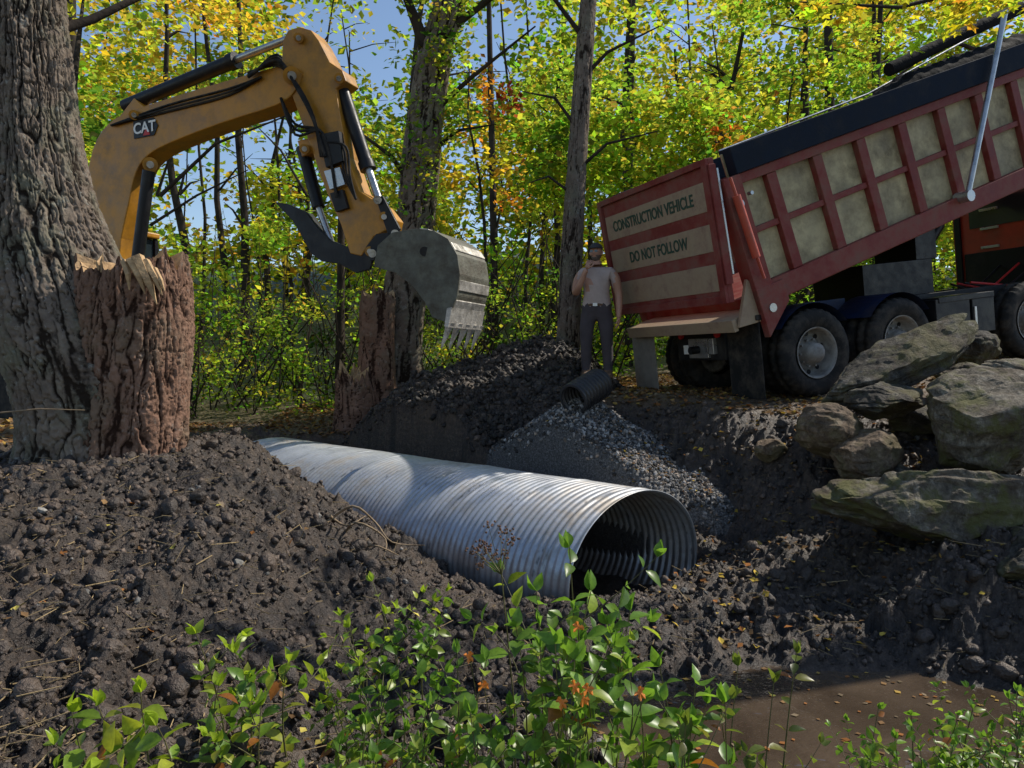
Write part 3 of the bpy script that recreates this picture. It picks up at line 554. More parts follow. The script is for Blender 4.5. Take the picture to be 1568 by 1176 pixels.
def forest(nc,Y0,Y1,v0,v1,n,lsz,radk,thr,seed,gapk=1.0,dark=1.0,topk=.12,low=1.0):
    us=rng.uniform(-300,1870,nc); vs=rng.uniform(v0,v1,nc); Ys=rng.uniform(Y0,Y1,nc)
    dn=fbm(us/130+seed,vs/110,Ys*.15,3); cn=fbm(us/210+seed*2,vs/170+9,o=3); c2=rng.random(nc)
    for u,v,Y,d_,c_,r in zip(us,vs,Ys,dn,cn,c2):
        top=max(0,1-v/330.)
        if d_<thr+top*topk: continue
        if v>430 and u<900 and d_<thr+.18*low: continue
        g=False
        for (gu,gv,ga,gb) in gaps:
            if ((u-gu)/ga)**2+((v-gv)/gb)**2<gapk: g=True;break
        if g and rng.random()<.95: continue
        p=W(u,v,Y)
        q=c_+.35*(r-.5)
        if u<460 and v<170: col=GOLD if q>.12 else (YG if q>-.25 else LIME)
        elif 680<u<820 and 60<v<430: col=GOLD if q>.14 else (ORG if r>.92 else (LIME if q>-.1 else GRN))
        elif v>430: col=YG if q>.18 else (LIME if q>-.02 else (GRN if q>-.15 else DG))
        else: col=GOLD if q>.46 else (YG if q>.0 else (LIME if q>-.22 else (GRN if r<.95 else ORG)))
        rd=radk*Y/16*rng.uniform(.6,1.3)
        clump('fo',p,rd,int(n*rng.uniform(.6,1.3)),lsz,np.array(col)*dark,.65)
forest(1400,40,54,-120,560,60,.55,1.0,-.45,1.1,1.7,.8,.34,0)
forest(1600,26,40,-160,600,90,.32,1.0,-.20,3.3,1.5,1.0,.20,0)
forest(1500,17,25,-160,610,95,.19,.75,-.06,8.1,1.4)
forest(900,12.8,16,-160,600,90,.12,.5,.05,5.2,1.3)
for i in range(300):
    u=rng.uniform(250,900); Y=rng.uniform(12.3,15.5); X=(u-784)/F*Y; z0=float(rbf(np.array([X]),np.array([Y]))[0]); clump('fo',(X,Y,z0+2.0*rng.random()**1.4),rng.uniform(.2,.5),44,.075,[DG,GRN,LIME,LIME,YG][rng.integers(0,5)],.7)
for i in range(150):
    u=rng.uniform(900,1600); Y=rng.uniform(13,16); X=(u-784)/F*Y; z0=float(rbf(np.array([X]),np.array([Y]))[0]); clump('fo',(X,Y,z0+rng.uniform(.0,2.0)),.5,50,.095,[DG,GRN,LIME,DG][rng.integers(0,4)],.7)
flush('fo','foliage',FO,M_leaf)
# ---------------------------------------------------------------- excavator
EX=empty('excavator'); dv=np.array([.93,-.37,0]);dv/=np.linalg.norm(dv); av=np.array([.37,.93,0])/np.linalg.norm([.37,.93]); O=np.array([-5.14,9.8,0])
def PX(u,v,o=0):
    r=ray(u,v)
    k=(O+o*av)@av/(r@av); p=r*k; p[2]+=CZ; return p
def XP(bd,pl,o0,o1,m=0): bd.prism([PX(u,v,o0) for u,v in pl],(o1-o0)*av,m)
def XT(bd,pl,o,r,m=0,seg=14): bd.tube([PX(u,v,o) for u,v in pl],r,m,seg)
def curve(pl,k=3):
    P=np.array(pl,float);out=[]
    for i in range(len(P)-1):
        p0=P[max(i-1,0)];p1=P[i];p2=P[i+1];p3=P[min(i+2,len(P)-1)]
        for t in np.linspace(0,1,k,endpoint=False): out.append(tuple(.5*((2*p1)+(p2-p0)*t+(2*p0-5*p1+4*p2-p3)*t*t+(3*p1-p0-3*p2+p3)*t**3)))
    out.append(tuple(P[-1])); return out
b=B([M_yel,M_blkp,M_steel,M_blk])
boom=curve([(140,540),(124,400),(129,300),(142,228),(165,190),(205,168),(300,137),(400,108),(438,98)],3)+curve([(462,112),(452,138),(425,160),(340,188),(262,218),(226,238),(208,264),(197,310),(182,400),(196,530)],3)
XP(b,boom,-.15,.15)
b.build('boom',EX,.012)
b=B([M_yel,M_blkp,M_steel,M_blk])
for (u,v,r) in [(447,116,.10),(230,252,.09),(205,176,.06)]:
    b.tube([PX(u,v,-.21),PX(u,v,.21)],r,0,20); b.tube([PX(u,v,-.235),PX(u,v,.235)],r*.5,2,16)
XP(b,[(180,182),(205,150),(222,165)],-.1,.1)
b.build('boom_pins',EX,.006)
b=B([M_yel,M_blkp,M_steel,M_blk])
XT(b,[(192,163),(352,96)],0,.085,1,20); XT(b,[(352,96),(362,92)],0,.1,1,20); XT(b,[(355,94),(446,58)],0,.045,2,16)
for o in (-.24,.24):
    XT(b,[(208,420),(228,262)],o,.075,1,18); XT(b,[(196,520),(212,400)],o,.045,2,12)
XT(b,[(519,122),(561,250)],0,.078,1,18); XT(b,[(560,248),(564,260)],0,.092,1,18); XT(b,[(561,250),(582,312)],0,.045,2,12)
XT(b,[(463,226),(488,318)],-.02,.075,1,16);XT(b,[(488,318),(508,374)],-.02,.04,2,12)
b.build('hydraulic_cylinders',EX)
b=B([M_yel,M_blkp,M_steel,M_blk])
st=[(433,62),(441,46),(458,41),(476,46),(488,62),(505,95),(524,108),(530,124),(514,136),(520,175),(532,240),(550,292),(584,314),(600,335),(596,350),(572,362),(553,392),(536,388),(522,344),(499,292),(472,215),(449,152),(431,98)]
XP(b,st,-.13,.13)
for (u,v) in [(457,58),(519,120),(566,385),(588,332),(466,228)]:
    b.tube([PX(u,v,-.2),PX(u,v,.2)],.055,0,16); b.tube([PX(u,v,-.22),PX(u,v,.22)],.03,2,12)
XP(b,[(455,215),(478,210),(484,232),(462,240)],-.1,.1)
b.build('stick',EX,.01)
b=B([M_yel,M_blkp,M_steel,M_blk])
for k,o in enumerate((-.17,-.2,-.23,.17,.2)):
    XT(b,curve([(380,112+k*3),(425,100-k*4),(455,130+k*3),(480,180+k*2),(492+k*3,240)],5),o,.019,3,8)
for k,o in enumerate((-.16,-.19,-.22)):
    XT(b,curve([(430,150),(452,190+k*8),(490,200),(505,240),(515,290+k*6)],5),o,.016,3,8)
    XT(b,curve([(170,192),(260,160+k*5),(350,136+k*5),(400,118)],4),o if k<2 else -.165,.014,3,8)
for k in range(3): XT(b,curve([(500,205+k*6),(520+k*5,225),(528+k*4,270),(545,305)],5),-.18-.02*k,.014,3,8)
XP(b,[(488,206),(518,200),(525,246),(499,256)],-.22,-.14,1)
XP(b,[(496,262),(520,256),(528,282),(505,290)],-.21,-.14,2)
XP(b,[(505,296),(524,290),(532,318),(514,324)],-.19,-.14,1)
b.build('hoses',EX)
b=B([M_yel,M_blkp,M_steel,M_bucket])
for o in (-.2,.16):
    XP(b,[(574,300),(586,300),(612,350),(606,366),(594,360)],o,o+.035,1)
    XP(b,[(560,378),(576,358),(630,352),(640,372),(600,392),(566,400)],o,o+.035,1)
for (u,v) in [(578,306),(605,358),(570,388)]: b.tube([PX(u,v,-.25),PX(u,v,.25)],.045,2,14)
TH=[(420,309),(440,312),(468,324),(486,348),(506,368),(538,380),(572,390),(566,412),(545,418),(520,404),(492,400),(476,388),(462,362),(448,338)]
XP(b,TH,-.12,-.08,1); XP(b,TH,.06,.10,1)
XP(b,[(440,313),(468,325),(500,366),(560,392),(556,408),(500,392),(470,372)],-.08,.06,1)
b.build('thumb_and_linkage',EX,.005)
b=B([M_bucket,M_bw,M_blkp])
side=[(572,408),(578,376),(600,356),(636,350),(664,353),(686,366),(700,390),(704,420),(700,452),(690,478),(684,494),(662,486),(650,462),(632,438),(606,418)]
XP(b,side,-.42,-.39); XP(b,side,.36,.39)
s2=np.array([PX(u,v,-.39) for u,v in side[1:11]]); cc_=s2.mean(0)
for i in range(len(s2)-1):
    a0,a1=s2[i],s2[i+1]; i0=a0+(cc_-a0)*.06; i1=a1+(cc_-a1)*.06
    b.prism([a0,a1,i1,i0],.75*av,0)
b.prism([PX(692,470,-.43),PX(686,502,-.43),PX(680,500,-.43),PX(684,472,-.43)],.83*av,1)
for i in range(5):
    q=PX(685,494,-.42)+av*(.04+i*.185); t_=PX(670,534,-.42)-PX(685,494,-.42)
    dx=dv*.035
    b.add([q-dx,q+dx,q+dx+av*.08,q-dx+av*.08,q+t_+av*.02,q+t_+av*.06],[(0,1,2,3),(0,4,1),(1,4,5,2),(2,5,3),(3,5,4,0)],1)
for i,k in enumerate((2,4,6,7,8)):
    a0,a1=s2[k],s2[k+1]; nrm=(a0-cc_)/np.linalg.norm(a0-cc_)*.014
    m0=a0+(a1-a0)*.25; m1=a0+(a1-a0)*.75; b.prism([m0,m1,m1+nrm,m0+nrm],.75*av,1)
b.tube([PX(650,385,-.43),PX(650,385,-.41)],.05,2,12)
b.build('bucket',EX,.005)
Mx=Matrix.Translation(Vector((O[0],O[1],1.2)))@Matrix(((dv[0],av[0],0),(dv[1],av[1],0),(0,0,1))).to_4x4()
b=B([M_yel,M_blkp,M_glass,M_blk])
b.box((-2.6,-1.1,.85),(-.3,1.05,1.35),0,Mx); b.box((-2.9,-1.1,1.0),(-1.5,1.05,1.95),0,Mx); b.box((-1.5,-1.1,1.35),(-.4,-.25,1.7),0,Mx)
b.box((-1.6,.15,1.35),(-.45,1.0,1.5),1,Mx)
for xx in (-1.6,-.5):
    for yy in (.15,.93): b.box((xx,yy,1.5),(xx+.07,yy+.07,2.55),1,Mx)
b.box((-1.6,.15,2.55),(-.40,1.0,2.63),0,Mx); b.box((-1.55,.2,1.5),(-.47,.95,2.54),2,Mx)
b.box((-.4,-.2,.9),(.1,.2,1.5),0,Mx)
for yy in (-1.15,.75):
    pr=[]
    for t in np.linspace(-90,90,9): pr.append((.05-.33+.33*math.cos(math.radians(t)),0,.36+.36*math.sin(math.radians(t))))
    for t in np.linspace(90,270,9): pr.append((-2.5+.33+.33*math.cos(math.radians(t)),0,.36+.36*math.sin(math.radians(t))))
    b.prism([Vector((p[0],yy,p[2])) for p in pr],(0,.4,0),3,Mx)
b.box((-2.0,-.7,.3),(-.5,.7,.85),1,Mx)
b.build('body_and_tracks',EX,.02)
def text(s,M,size,mat,parent,name,ext=.002,sx=1):
    c=bpy.data.curves.new(name,'FONT'); c.body=s; c.size=size; c.extrude=ext; c.align_x='CENTER'; c.align_y='CENTER'; c.offset=size*.02
    ob=bpy.data.objects.new(name,c); bpy.context.collection.objects.link(ob)
    dg=bpy.context.evaluated_depsgraph_get(); me=bpy.data.meshes.new_from_object(ob.evaluated_get(dg)); bpy.data.objects.remove(ob)
    o2=bpy.data.objects.new(name,me); bpy.context.collection.objects.link(o2); me.materials.clear(); me.materials.append(mat); o2.matrix_world=M@Matrix.Diagonal((sx,1,1,1)); o2.parent=parent; return o2
c0=PX(222,196,-.158); xd=(PX(250,190,-.158)-PX(200,200,-.158)); xd/=np.linalg.norm(xd); zd=-av; yd=np.cross(zd,xd)
ML=Matrix([[xd[i],yd[i],zd[i],c0[i]] for i in range(3)]+[[0,0,0,1]])
b=B([M_blkp,M_redp])
b.prism([ML@Vector(p) for p in [(-.19,-.11,0),(.15,-.11,0),(.22,0,0),(.15,.11,0),(-.19,.11,0)]],tuple(zd*.004),0)
b.prism([ML@Vector(p) for p in [(-.03,-.095,.005),(.09,-.095,.005),(.03,.01,.005)]],tuple(zd*.003),1)
b.build('logo_plate',EX)
text('CAT',Matrix.Translation(Vector(zd*.010))@ML,.19,M_white,EX,'logo_text',.002,1.0)
# ---------------------------------------------------------------- dump truck
TR=empty('dump_truck'); hd=math.radians(21.5)
Mc=Matrix.Translation((3.16,9.72,1.56))@Matrix.Rotation(hd,4,'Z')@Matrix.Rotation(math.radians(-7),4,'Y')
Mb=Matrix.Translation((2.78,8.25,2.69))@Matrix.Rotation(hd,4,'Z')@Matrix.Rotation(math.radians(-21.5),4,'Y')
Mg=Matrix.Translation((2.40,8.12,2.62))@Matrix.Rotation(hd,4,'Z')@Matrix.Rotation(math.radians(-11.4),4,'Y')
b=B([M_red,M_beige,M_navy,M_redor,M_steel,M_tarp])
BL=5.4
b.box((0,0.05,-.12),(BL,2.39,.0),0,Mb)
for side_,y0,y1 in (('n',0,1),('f',2.44,-1)):
    def yb(a,c):
        p,q=y0+y1*a,y0+y1*c; return (min(p,q),max(p,q))
    ya=yb(.09,.12); b.box((.1,ya[0],.1),(BL,ya[1],1.62),1,Mb)
    ya=yb(-.01,.13); b.box((.0,ya[0],-.10),(BL,ya[1],.14),0,Mb)
    ya=yb(.0,.14); b.box((.0,ya[0],1.25),(BL,ya[1],1.36),0,Mb)
    ya=yb(-.05,.15); b.box((.12,ya[0],1.362),(BL,ya[1],1.66),2,Mb)
    ya=yb(.03,.10); b.box((.1,ya[0],.68),(BL,ya[1],.75),0,Mb)
    for i in range(8):
        xx=.62+i*.70; ya=yb(.012,.115); b.box((xx-.07,ya[0],.142),(xx+.07,ya[1],1.248),0,Mb)
    ya=yb(-.04,.16); b.box((-.08,ya[0],-.16),(.16,ya[1],1.36),0,Mb)
b.box((BL,0,0),(BL+.08,2.44,1.75),0,Mb)
b.prism([Mb@Vector(p) for p in [(-.08,-.045,-.45),(.32,-.045,-.15),(.32,-.045,.1),(-.08,-.045,.1)]],tuple((Mb.to_3x3()@Vector((0,.1,0)))),0)
b.tube([Mb@Vector((-.02,-.10,1.15)),Mb@Vector((.0,-.10,.45))],.045,3,14); b.tube([Mb@Vector((-.03,-.1,1.35)),Mb@Vector((.02,-.1,.2))],.018,3,10)
b.tube([Mb@Vector((.04,-.06,1.05)),Mb@Vector((.04,-.03,1.05))],.05,4,16); b.tube([Mb@Vector((.06,-.06,-.15)),Mb@Vector((.06,.1,-.15))],.05,4,16)
b.tube([Mb@Vector((.22,-.07,1.12)),Mb@Vector((.22,-.01,1.12))],.022,4,12)
b.build('dump_bed',TR,.008)
b=B([M_beige2,M_red])
b.box((-.38,.1,-.20),(.1,2.34,-.12),0,Mb); b.box((-.42,.08,-.26),(-.36,2.36,-.12),0,Mb)
b.prism([Mb@Vector(p) for p in [(-.38,.03,-.22),(.1,.03,-.28),(.1,.03,.0),(-.1,.03,.25)]],tuple((Mb.to_3x3()@Vector((0,.05,0)))),0)
b.build('chute_lip',TR,.006)
b=B([M_tarp,M_steel])
vs=[];nx,ny=40,16
for i in range(nx):
    for j in range(ny):
        a=j/(ny-1)*math.pi; xx=2.6+i/(nx-1)*2.8; e=min(1,i/9.); rr_=.09*e+.012*math.sin(i*1.7)+.01*math.sin(j*2.1+i)
        vs.append(Mb@Vector((xx,.25-.28*math.cos(a)*(.8+.2*e),1.64+rr_*1.7*math.sin(a))))
b.add(vs,[(i*ny+j,i*ny+j+1,(i+1)*ny+j+1,(i+1)*ny+j) for i in range(nx-1) for j in range(ny-1)],0,None,True)
b.tube([Mb@Vector((.3,.35,1.67)),Mb@Vector((2.7,.35,1.72)),Mb@Vector((5.4,.35,2.05))],[.012,.012,.012],1,8)
b.tube([Mb@Vector((2.9,.15,1.9)),Mb@Vector((4.2,.1,2.02)),Mb@Vector((5.4,.1,2.1))],.08,0,12)
b.build('tarp',TR)
b=B([M_steel,M_redor])
b.tube([Mb@Vector((3.35,-.10,.12)),Mb@Vector((4.1,-.12,1.2)),Mb@Vector((4.75,-.12,2.1))],.035,0,10)
b.tube([Mb@Vector((3.35,-.15,.12)),Mb@Vector((3.35,.05,.12))],.07,0,16)
b.build('tarp_arm',TR)
b=B([M_red,M_beige2,M_steel])
b.box((-.02,0,0),(.05,2.44,1.57),0,Mg)
for z0,z1 in ((1.02,1.34),(.58,.88),(.14,.44)): b.box((-.026,.12,z0),(-.018,2.34,z1),1,Mg)
b.box((-.06,0,0),(-.021,.09,1.57),0,Mg); b.box((-.06,2.36,0),(-.021,2.44,1.57),0,Mg); b.box((-.06,.09,1.50),(-.021,2.36,1.57),0,Mg); b.box((-.06,.09,0),(-.021,2.36,.09),0,Mg)
b.box((-.04,-.03,.2),(.05,-.005,1.5),0,Mg); b.box((.05,-.035,.3),(.075,-.01,1.45),2,Mg)
b.build('tailgate',TR,.006)
MT=lambda y,z:Mg@Matrix.Translation((-.030,y,z))@Matrix(((0,0,-1,0),(-1,0,0,0),(0,1,0,0),(0,0,0,1)))
text('CONSTRUCTION VEHICLE',MT(1.25,1.18),.19,M_txt,TR,'tailgate_text_upper',.002,.80)
text('DO NOT FOLLOW',MT(1.22,.73),.19,M_txt,TR,'tailgate_text_lower',.002,.80)
def wheel(b,c,out,R=.52,w=.27):
    M=Mc@Matrix.Translation(c)@(Matrix.Identity(4) if out<0 else Matrix.Rotation(math.pi,4,'Z'))
    hw=w/2; mod=lambda r,a,k:(r-.02*(k%3==0) if r>R-.03 and abs(a)>.02 else r)
    b.lathe([(.29,-hw+.03),(.34,-hw-.005),(.42,-hw-.015),(.48,-hw),(R-.01,-hw+.03),(R,-hw+.05),(R,-.03),(R-.025,-.02),(R-.025,.02),(R,.03),(R,hw-.05),(R-.01,hw-.03),(.48,hw),(.34,hw),(.29,hw-.03)],0,96,M,True,mod)
    b.lathe([(.30,-hw+.0),(.285,-hw+.0),(.27,-hw+.05),(.26,-hw+.16),(.2,-hw+.17),(.18,-hw+.13),(.14,-hw+.13),(.12,-hw+.06),(.11,-hw+.0),(.05,-hw-.02),(.001,-hw-.02)],1,48,M)
    for i in range(10):
        a=2*math.pi*i/10; q=Vector((.16*math.cos(a),-hw+.12,.16*math.sin(a))); b.tube([M@q,M@(q-Vector((0,.03,0)))],.014,1,6)
        q=Vector((.225*math.cos(a+.3),-hw+.163,.225*math.sin(a+.3))); b.tube([M@q,M@(q-Vector((0,.006,0)))],.028,2,10)
b=B([M_blk,M_rim,M_blkp])
for xx in (0,1.35):
    for sgn in (-1,1):
        wheel(b,(xx,sgn*1.07,.52),sgn); wheel(b,(xx,sgn*.75,.52),sgn)
for sgn in (-1,1): wheel(b,(3.75,sgn*1.05,.52),sgn); wheel(b,(7.4,sgn*1.05,.52),sgn)
b.build('wheels',TR)
b=B([M_blue,M_blkp,M_blk,M_grey,M_steel,M_redor,M_redp,M_white])
for yy in (-.45,.37): b.box((-.7,yy,.78),(8.0,yy+.08,1.02),1,Mc)
b.box((-.74,-.5,.52),(-.66,.5,.98),1,Mc); b.box((-.78,-.2,.55),(-.735,.2,.8),4,Mc); b.tube([Mc@Vector((-.9,0,.66)),Mc@Vector((-.74,0,.66))],.05,1,12)
for yy in (-.42,.34): b.tube([Mc@Vector((-.77,yy+.04,.85)),Mc@Vector((-.74,yy+.04,.85))],.05,6,16)
b.box((-.77,.22,.6),(-.738,.33,.72),7,Mc); b.box((-.80,-.34,.60),(-.738,-.24,.80),4,Mc)
for xx in (0,1.35): b.tube([Mc@Vector((xx,-1,.52)),Mc@Vector((xx,1,.52))],.09,1,14); b.tube([Mc@Vector((xx-.0,-.25,.55)),Mc@Vector((xx,.25,.55))],.22,1,18)
b.box((-.80,-1.2,.08),(-.785,-.62,.98),2,Mc); b.box((-1.0,.66,.12),(-.985,1.22,1.0),3,Mc); b.box((-.84,-1.22,.98),(-.74,1.22,1.04),1,Mc)
b.prism([Mc@Vector(p) for p in [(.35,-.60,.3),(1.0,-.60,.3),(1.1,-.60,1.1),(.25,-.60,1.1)]],tuple(Mc.to_3x3()@Vector((0,.04,0))),0)
for xx in (0,1.35):
    n_=14
    for i in range(n_):
        a0=math.radians(35+110*i/n_); a1=math.radians(35+110*(i+1)/n_); R=.60
        b.add([Mc@Vector((xx+R*math.cos(a),y_,.50+R*math.sin(a))) for a,y_ in ((a0,-1.2),(a1,-1.2),(a1,-.6),(a0,-.6))],[(0,1,2,3)],0)
b.box((1.95,-1.2,.44),(2.55,-.75,.95),1,Mc); b.box((2.6,-1.2,.46),(3.0,-.75,.9),1,Mc); b.box((2.0,-1.21,.9),(3.0,-.7,.97),1,Mc)
b.box((2.62,-1.215,.55),(2.66,-1.2,.8),4,Mc); b.box((2.2,-1.215,.62),(2.3,-1.2,.7),4,Mc)
b.box((1.7,-.35,1.02),(3.0,.55,1.5),1,Mc); b.box((2.7,-.35,1.5),(3.1,.35,2.2),1,Mc)
b.box((3.0,.25,1.2),(3.08,.42,2.0),5,Mc)
b.tube([Mc@Vector((2.6,0,1.0)),Mc@Vector((3.6,0,2.0))],.1,1,16); b.tube([Mc@Vector((3.4,0,1.8)),Mc@Vector((4.2,0,2.6))],.06,4,14)
b.tube([Mc@Vector((4.4,-.9,.75)),Mc@Vector((5.2,-.9,.75))],.3,1,24)
for k in range(4): b.tube([Mc@Vector((5.3,-.6+k*.3,1.3)),Mc@Vector((4.6,-.5+k*.25,.95)),Mc@Vector((3.8,-.3+k*.1,1.1))],.018,1 if k%2 else 6,8)
b.build('chassis',TR,.006)
b=B([M_redor,M_glass,M_blkp,M_steel,M_white])
pr=[(5.35,1.0),(5.35,2.75),(5.5,2.85),(6.6,2.85),(6.95,2.1),(8.4,1.95),(8.6,1.75),(8.6,.85),(7.95,.85),(7.8,1.15),(7.0,1.15),(6.85,.85),(5.5,.85)]
b.prism([Mc@Vector((x_,-1.1,z_)) for x_,z_ in pr],tuple(Mc.to_3x3()@Vector((0,2.2,0))),0)
b.box((5.6,-1.115,1.95),(6.45,-1.1,2.6),1,Mc); b.box((5.335,-.8,1.95),(5.348,.8,2.55),1,Mc); b.box((5.55,-1.108,1.0),(6.5,-1.101,2.65),0,Mc)
b.tube([Mc@Vector((5.15,-.95,.9)),Mc@Vector((5.15,-.95,3.3))],.08,3,14); b.box((8.6,-1.2,.6),(8.72,1.2,.9),3,Mc)
b.box((5.31,-.2,.9),(5.35,.9,1.55),2,Mc); b.box((5.30,.95,1.0),(5.34,1.05,2.5),2,Mc)
for z_ in (1.2,1.5,1.8): b.box((5.30,.3,z_+.4),(5.33,.6,z_+.44),3,Mc)
b.build('cab',TR,.02)
# ---------------------------------------------------------------- man
MAN=empty('standing_man')
M_skin=pmat('skin',(.46,.25,.17),.1,10,.5,bump=.05); M_shirt=pmat('shirt',(.46,.37,.33),.12,8,.85,bump=.5,bs=14); M_pants=pmat('pants',(.065,.055,.062),.25,8,.85,bump=.5,bs=12)
M_boot=pmat('boots',(.12,.07,.04),.3,8,.7); M_cap=pmat('cap',(.05,.05,.055),.2,8,.8); M_hair=pmat('hair',(.16,.13,.11),.3,60,.8,bump=.6,bs=120)
gz_=float(H(np.array([1.13]),np.array([9.9]))[0])
Mm=Matrix.Translation((1.13,9.9,gz_+.0))@Matrix.Rotation(math.radians(-14),4,'Z')
def skin(name,V,E,Rd,root=0,sub=2,mats=(M_skin,),assign=None):
    me=bpy.data.meshes.new(name); me.from_pydata(V,E,[]); ob=bpy.data.objects.new(name,me); bpy.context.collection.objects.link(ob)
    ob.modifiers.new('k','SKIN')
    for i,sv in enumerate(me.skin_vertices[0].data):
        r=Rd[i]; sv.radius=(r,r) if not hasattr(r,'__len__') else r; sv.use_root=(i==root)
    s_=ob.modifiers.new('u','SUBSURF'); s_.levels=sub; s_.render_levels=sub
    dg=bpy.context.evaluated_depsgraph_get(); m2=bpy.data.meshes.new_from_object(ob.evaluated_get(dg)); bpy.data.objects.remove(ob)
    o2=bpy.data.objects.new(name,m2); bpy.context.collection.objects.link(o2); m2.materials.clear()
    for m in mats: m2.materials.append(m)
    for p in m2.polygons:
        p.use_smooth=True
        if assign: p.material_index=assign(p.center)
    o2.matrix_world=Mm; o2.parent=MAN; return o2
V=[(0,0,.96),(0,-.01,1.10),(0,-.02,1.24),(0,0,1.38),(0,.01,1.47),(0,0,1.54),(0,-.01,1.62),
   (-.18,.0,1.42),(-.245,-.01,1.36),(-.28,-.05,1.14),(-.20,-.18,1.25),(-.13,-.23,1.40),(-.10,-.245,1.46),
   (.18,.0,1.42),(.245,.0,1.36),(.29,.03,1.13),(.30,-.02,.96),(.30,-.05,.87),(.30,-.06,.80),
   (-.11,0,.88),(-.13,-.02,.70),(-.135,-.02,.50),(-.14,.02,.30),(-.145,.03,.09),(-.16,-.12,.035),
   (.11,0,.88),(.13,-.01,.70),(.14,-.01,.50),(.15,.03,.30),(.155,.04,.09),(.19,-.10,.035)]
E=[(0,1),(1,2),(2,3),(3,4),(4,5),(5,6),(3,7),(7,8),(8,9),(9,10),(10,11),(11,12),(3,13),(13,14),(14,15),(15,16),(16,17),(17,18),(0,19),(19,20),(20,21),(21,22),(22,23),(23,24),(0,25),(25,26),(26,27),(27,28),(28,29),(29,30)]
Rd=[(.175,.135),(.185,.15),(.19,.15),(.19,.14),(.09,.09),(.066,.068),(.06,.06),.09,.078,.056,.048,.036,.04,.09,.078,.056,.048,.035,.04,.118,.108,.085,.078,.062,.052,.118,.108,.085,.078,.062,.052]
def asg(c):
    x,y,z=c
    if z<.13: return 3
    if z<.99 and not(x>.235 and z>.55): return 2
    if z<1.51 and abs(x)<.245 and not (y<-.13 and x<-.05 and z>1.1) and not (x<-.205 and z<1.28) and not (x>.225 and z<1.28): return 1
    return 0
skin('body',V,E,Rd,0,2,(M_skin,M_shirt,M_pants,M_boot),asg)
def hand(name,wr,dr,pal,curl):
    wr=Vector(wr);dr=Vector(dr).normalized();pal=Vector(pal).normalized();sd=dr.cross(pal).normalized()
    V=[tuple(wr),tuple(wr+dr*.05)];E=[(0,1)];R=[.028,(.034)]
    for i,(o,l) in enumerate(((-.032,.07),(-.011,.08),(.011,.075),(.032,.06))):
        b0=wr+dr*.085+sd*o; d1=(dr+pal*curl).normalized(); d2=(dr+pal*curl*2.4).normalized(); k=len(V)
        V+= [tuple(b0),tuple(b0+d1*l*.5),tuple(b0+d1*l*.5+d2*l*.5)]; E+=[(1,k),(k,k+1),(k+1,k+2)]; R+=[.010,.009,.0075]
    k=len(V); b0=wr+dr*.035-sd*.035; V+=[tuple(b0),tuple(b0+(dr-sd*.7+pal*.4)*.035),tuple(b0+(dr*1.6-sd*.7+pal*.8)*.04)]; E+=[(1,k),(k,k+1),(k+1,k+2)]; R+=[.014,.011,.009]
    skin(name,V,E,R,0,1)
hand('right_hand',(-.105,-.242,1.45),(.35,.05,.9),(.3,.9,0),.7)
hand('left_hand',(.30,-.055,.83),(0,-.1,-1),(-1,0,0),.4)
bm=bmesh.new(); bmesh.ops.create_uvsphere(bm,u_segments=40,v_segments=28,radius=1)
for v in bm.verts:
    x,y,z=v.co; w=1-.22*max(0,-z)**1.2; X=.080*x*w; Yy=.100*y*(1-.1*max(0,-z)); Z=.12*z
    if y<0:
        nose=math.exp(-((x/.16)**2+((z+.12)/.2)**2)); Yy-=.026*nose
        Yy+=.010*math.exp(-(((abs(x)-.38)/.16)**2+((z-.05)/.12)**2)); Yy-=.008*math.exp(-((x/.4)**2+((z+.72)/.15)**2)); Yy+=.005*math.exp(-((x/.3)**2+((z+.45)/.05)**2))
    v.co=(X,Yy,Z)
me=bpy.data.meshes.new('head'); bm.to_mesh(me); bm.free(); me.materials.append(M_skin); me.materials.append(M_hair)
for p in me.polygons:
    p.use_smooth=True; c=p.center
    if (c.y>.015 and c.z>-.05) or c.z>.07: p.material_index=1
    if c.z<-.045 and c.y<-.0 and not(abs(c.x)<.025 and -.06<c.z<-.045): p.material_index=1
Mh=Mm@Matrix.Translation((-.005,-.03,1.69))@Matrix.Rotation(math.radians(-12),4,'Z')
ob=bpy.data.objects.new('head',me); bpy.context.collection.objects.link(ob); ob.matrix_world=Mh; ob.parent=MAN
b=B([M_cap,M_skin,M_glass]); vs=[];fs=[]
for i in range(9):
    a=math.pi/2*i/8
    for k in range(28):
        t=2*math.pi*k/28; vs.append(Mh@Vector((.087*math.cos(a)*math.cos(t),.106*math.cos(a)*math.sin(t),.045+.088*math.sin(a))))
for i in range(8):
    for k in range(28): fs.append((i*28+k,i*28+(k+1)%28,(i+1)*28+(k+1)%28,(i+1)*28+k))
b.add(vs,fs,0,None,True)
br_=[Vector((.07*math.sin(t),-.075-.10*math.cos(t),.048-.02*math.cos(t)**2+.012*math.cos(t))) for t in np.linspace(-1.5,1.5,13)]
b.prism([Mh@p for p in br_],tuple(Mh.to_3x3()@Vector((0,0,.006))),0)
for s_ in (-1,1):
    b.tube([Mh@Vector((s_*.077,.0,-.03)),Mh@Vector((s_*.087,.008,.0)),Mh@Vector((s_*.081,.008,.022))],[.008,.014,.008],1,8)
    b.box((s_*.03-.022,-.100,-.004),(s_*.03+.022,-.094,.024),2,Mh)
b.box((-.01,-.101,.012),(.01,-.096,.018),2,Mh)
b.build('cap_glasses_ears',MAN)
b=B([M_boot,M_steel]); b.tube([Mm@Vector((.172*math.cos(t),.135*math.sin(t)-.004,.995)) for t in np.linspace(0,2*math.pi,25)],.018,0,6); b.box((-.03,-.157,.975),(.03,-.142,1.015),1,Mm); b.build('belt',MAN)
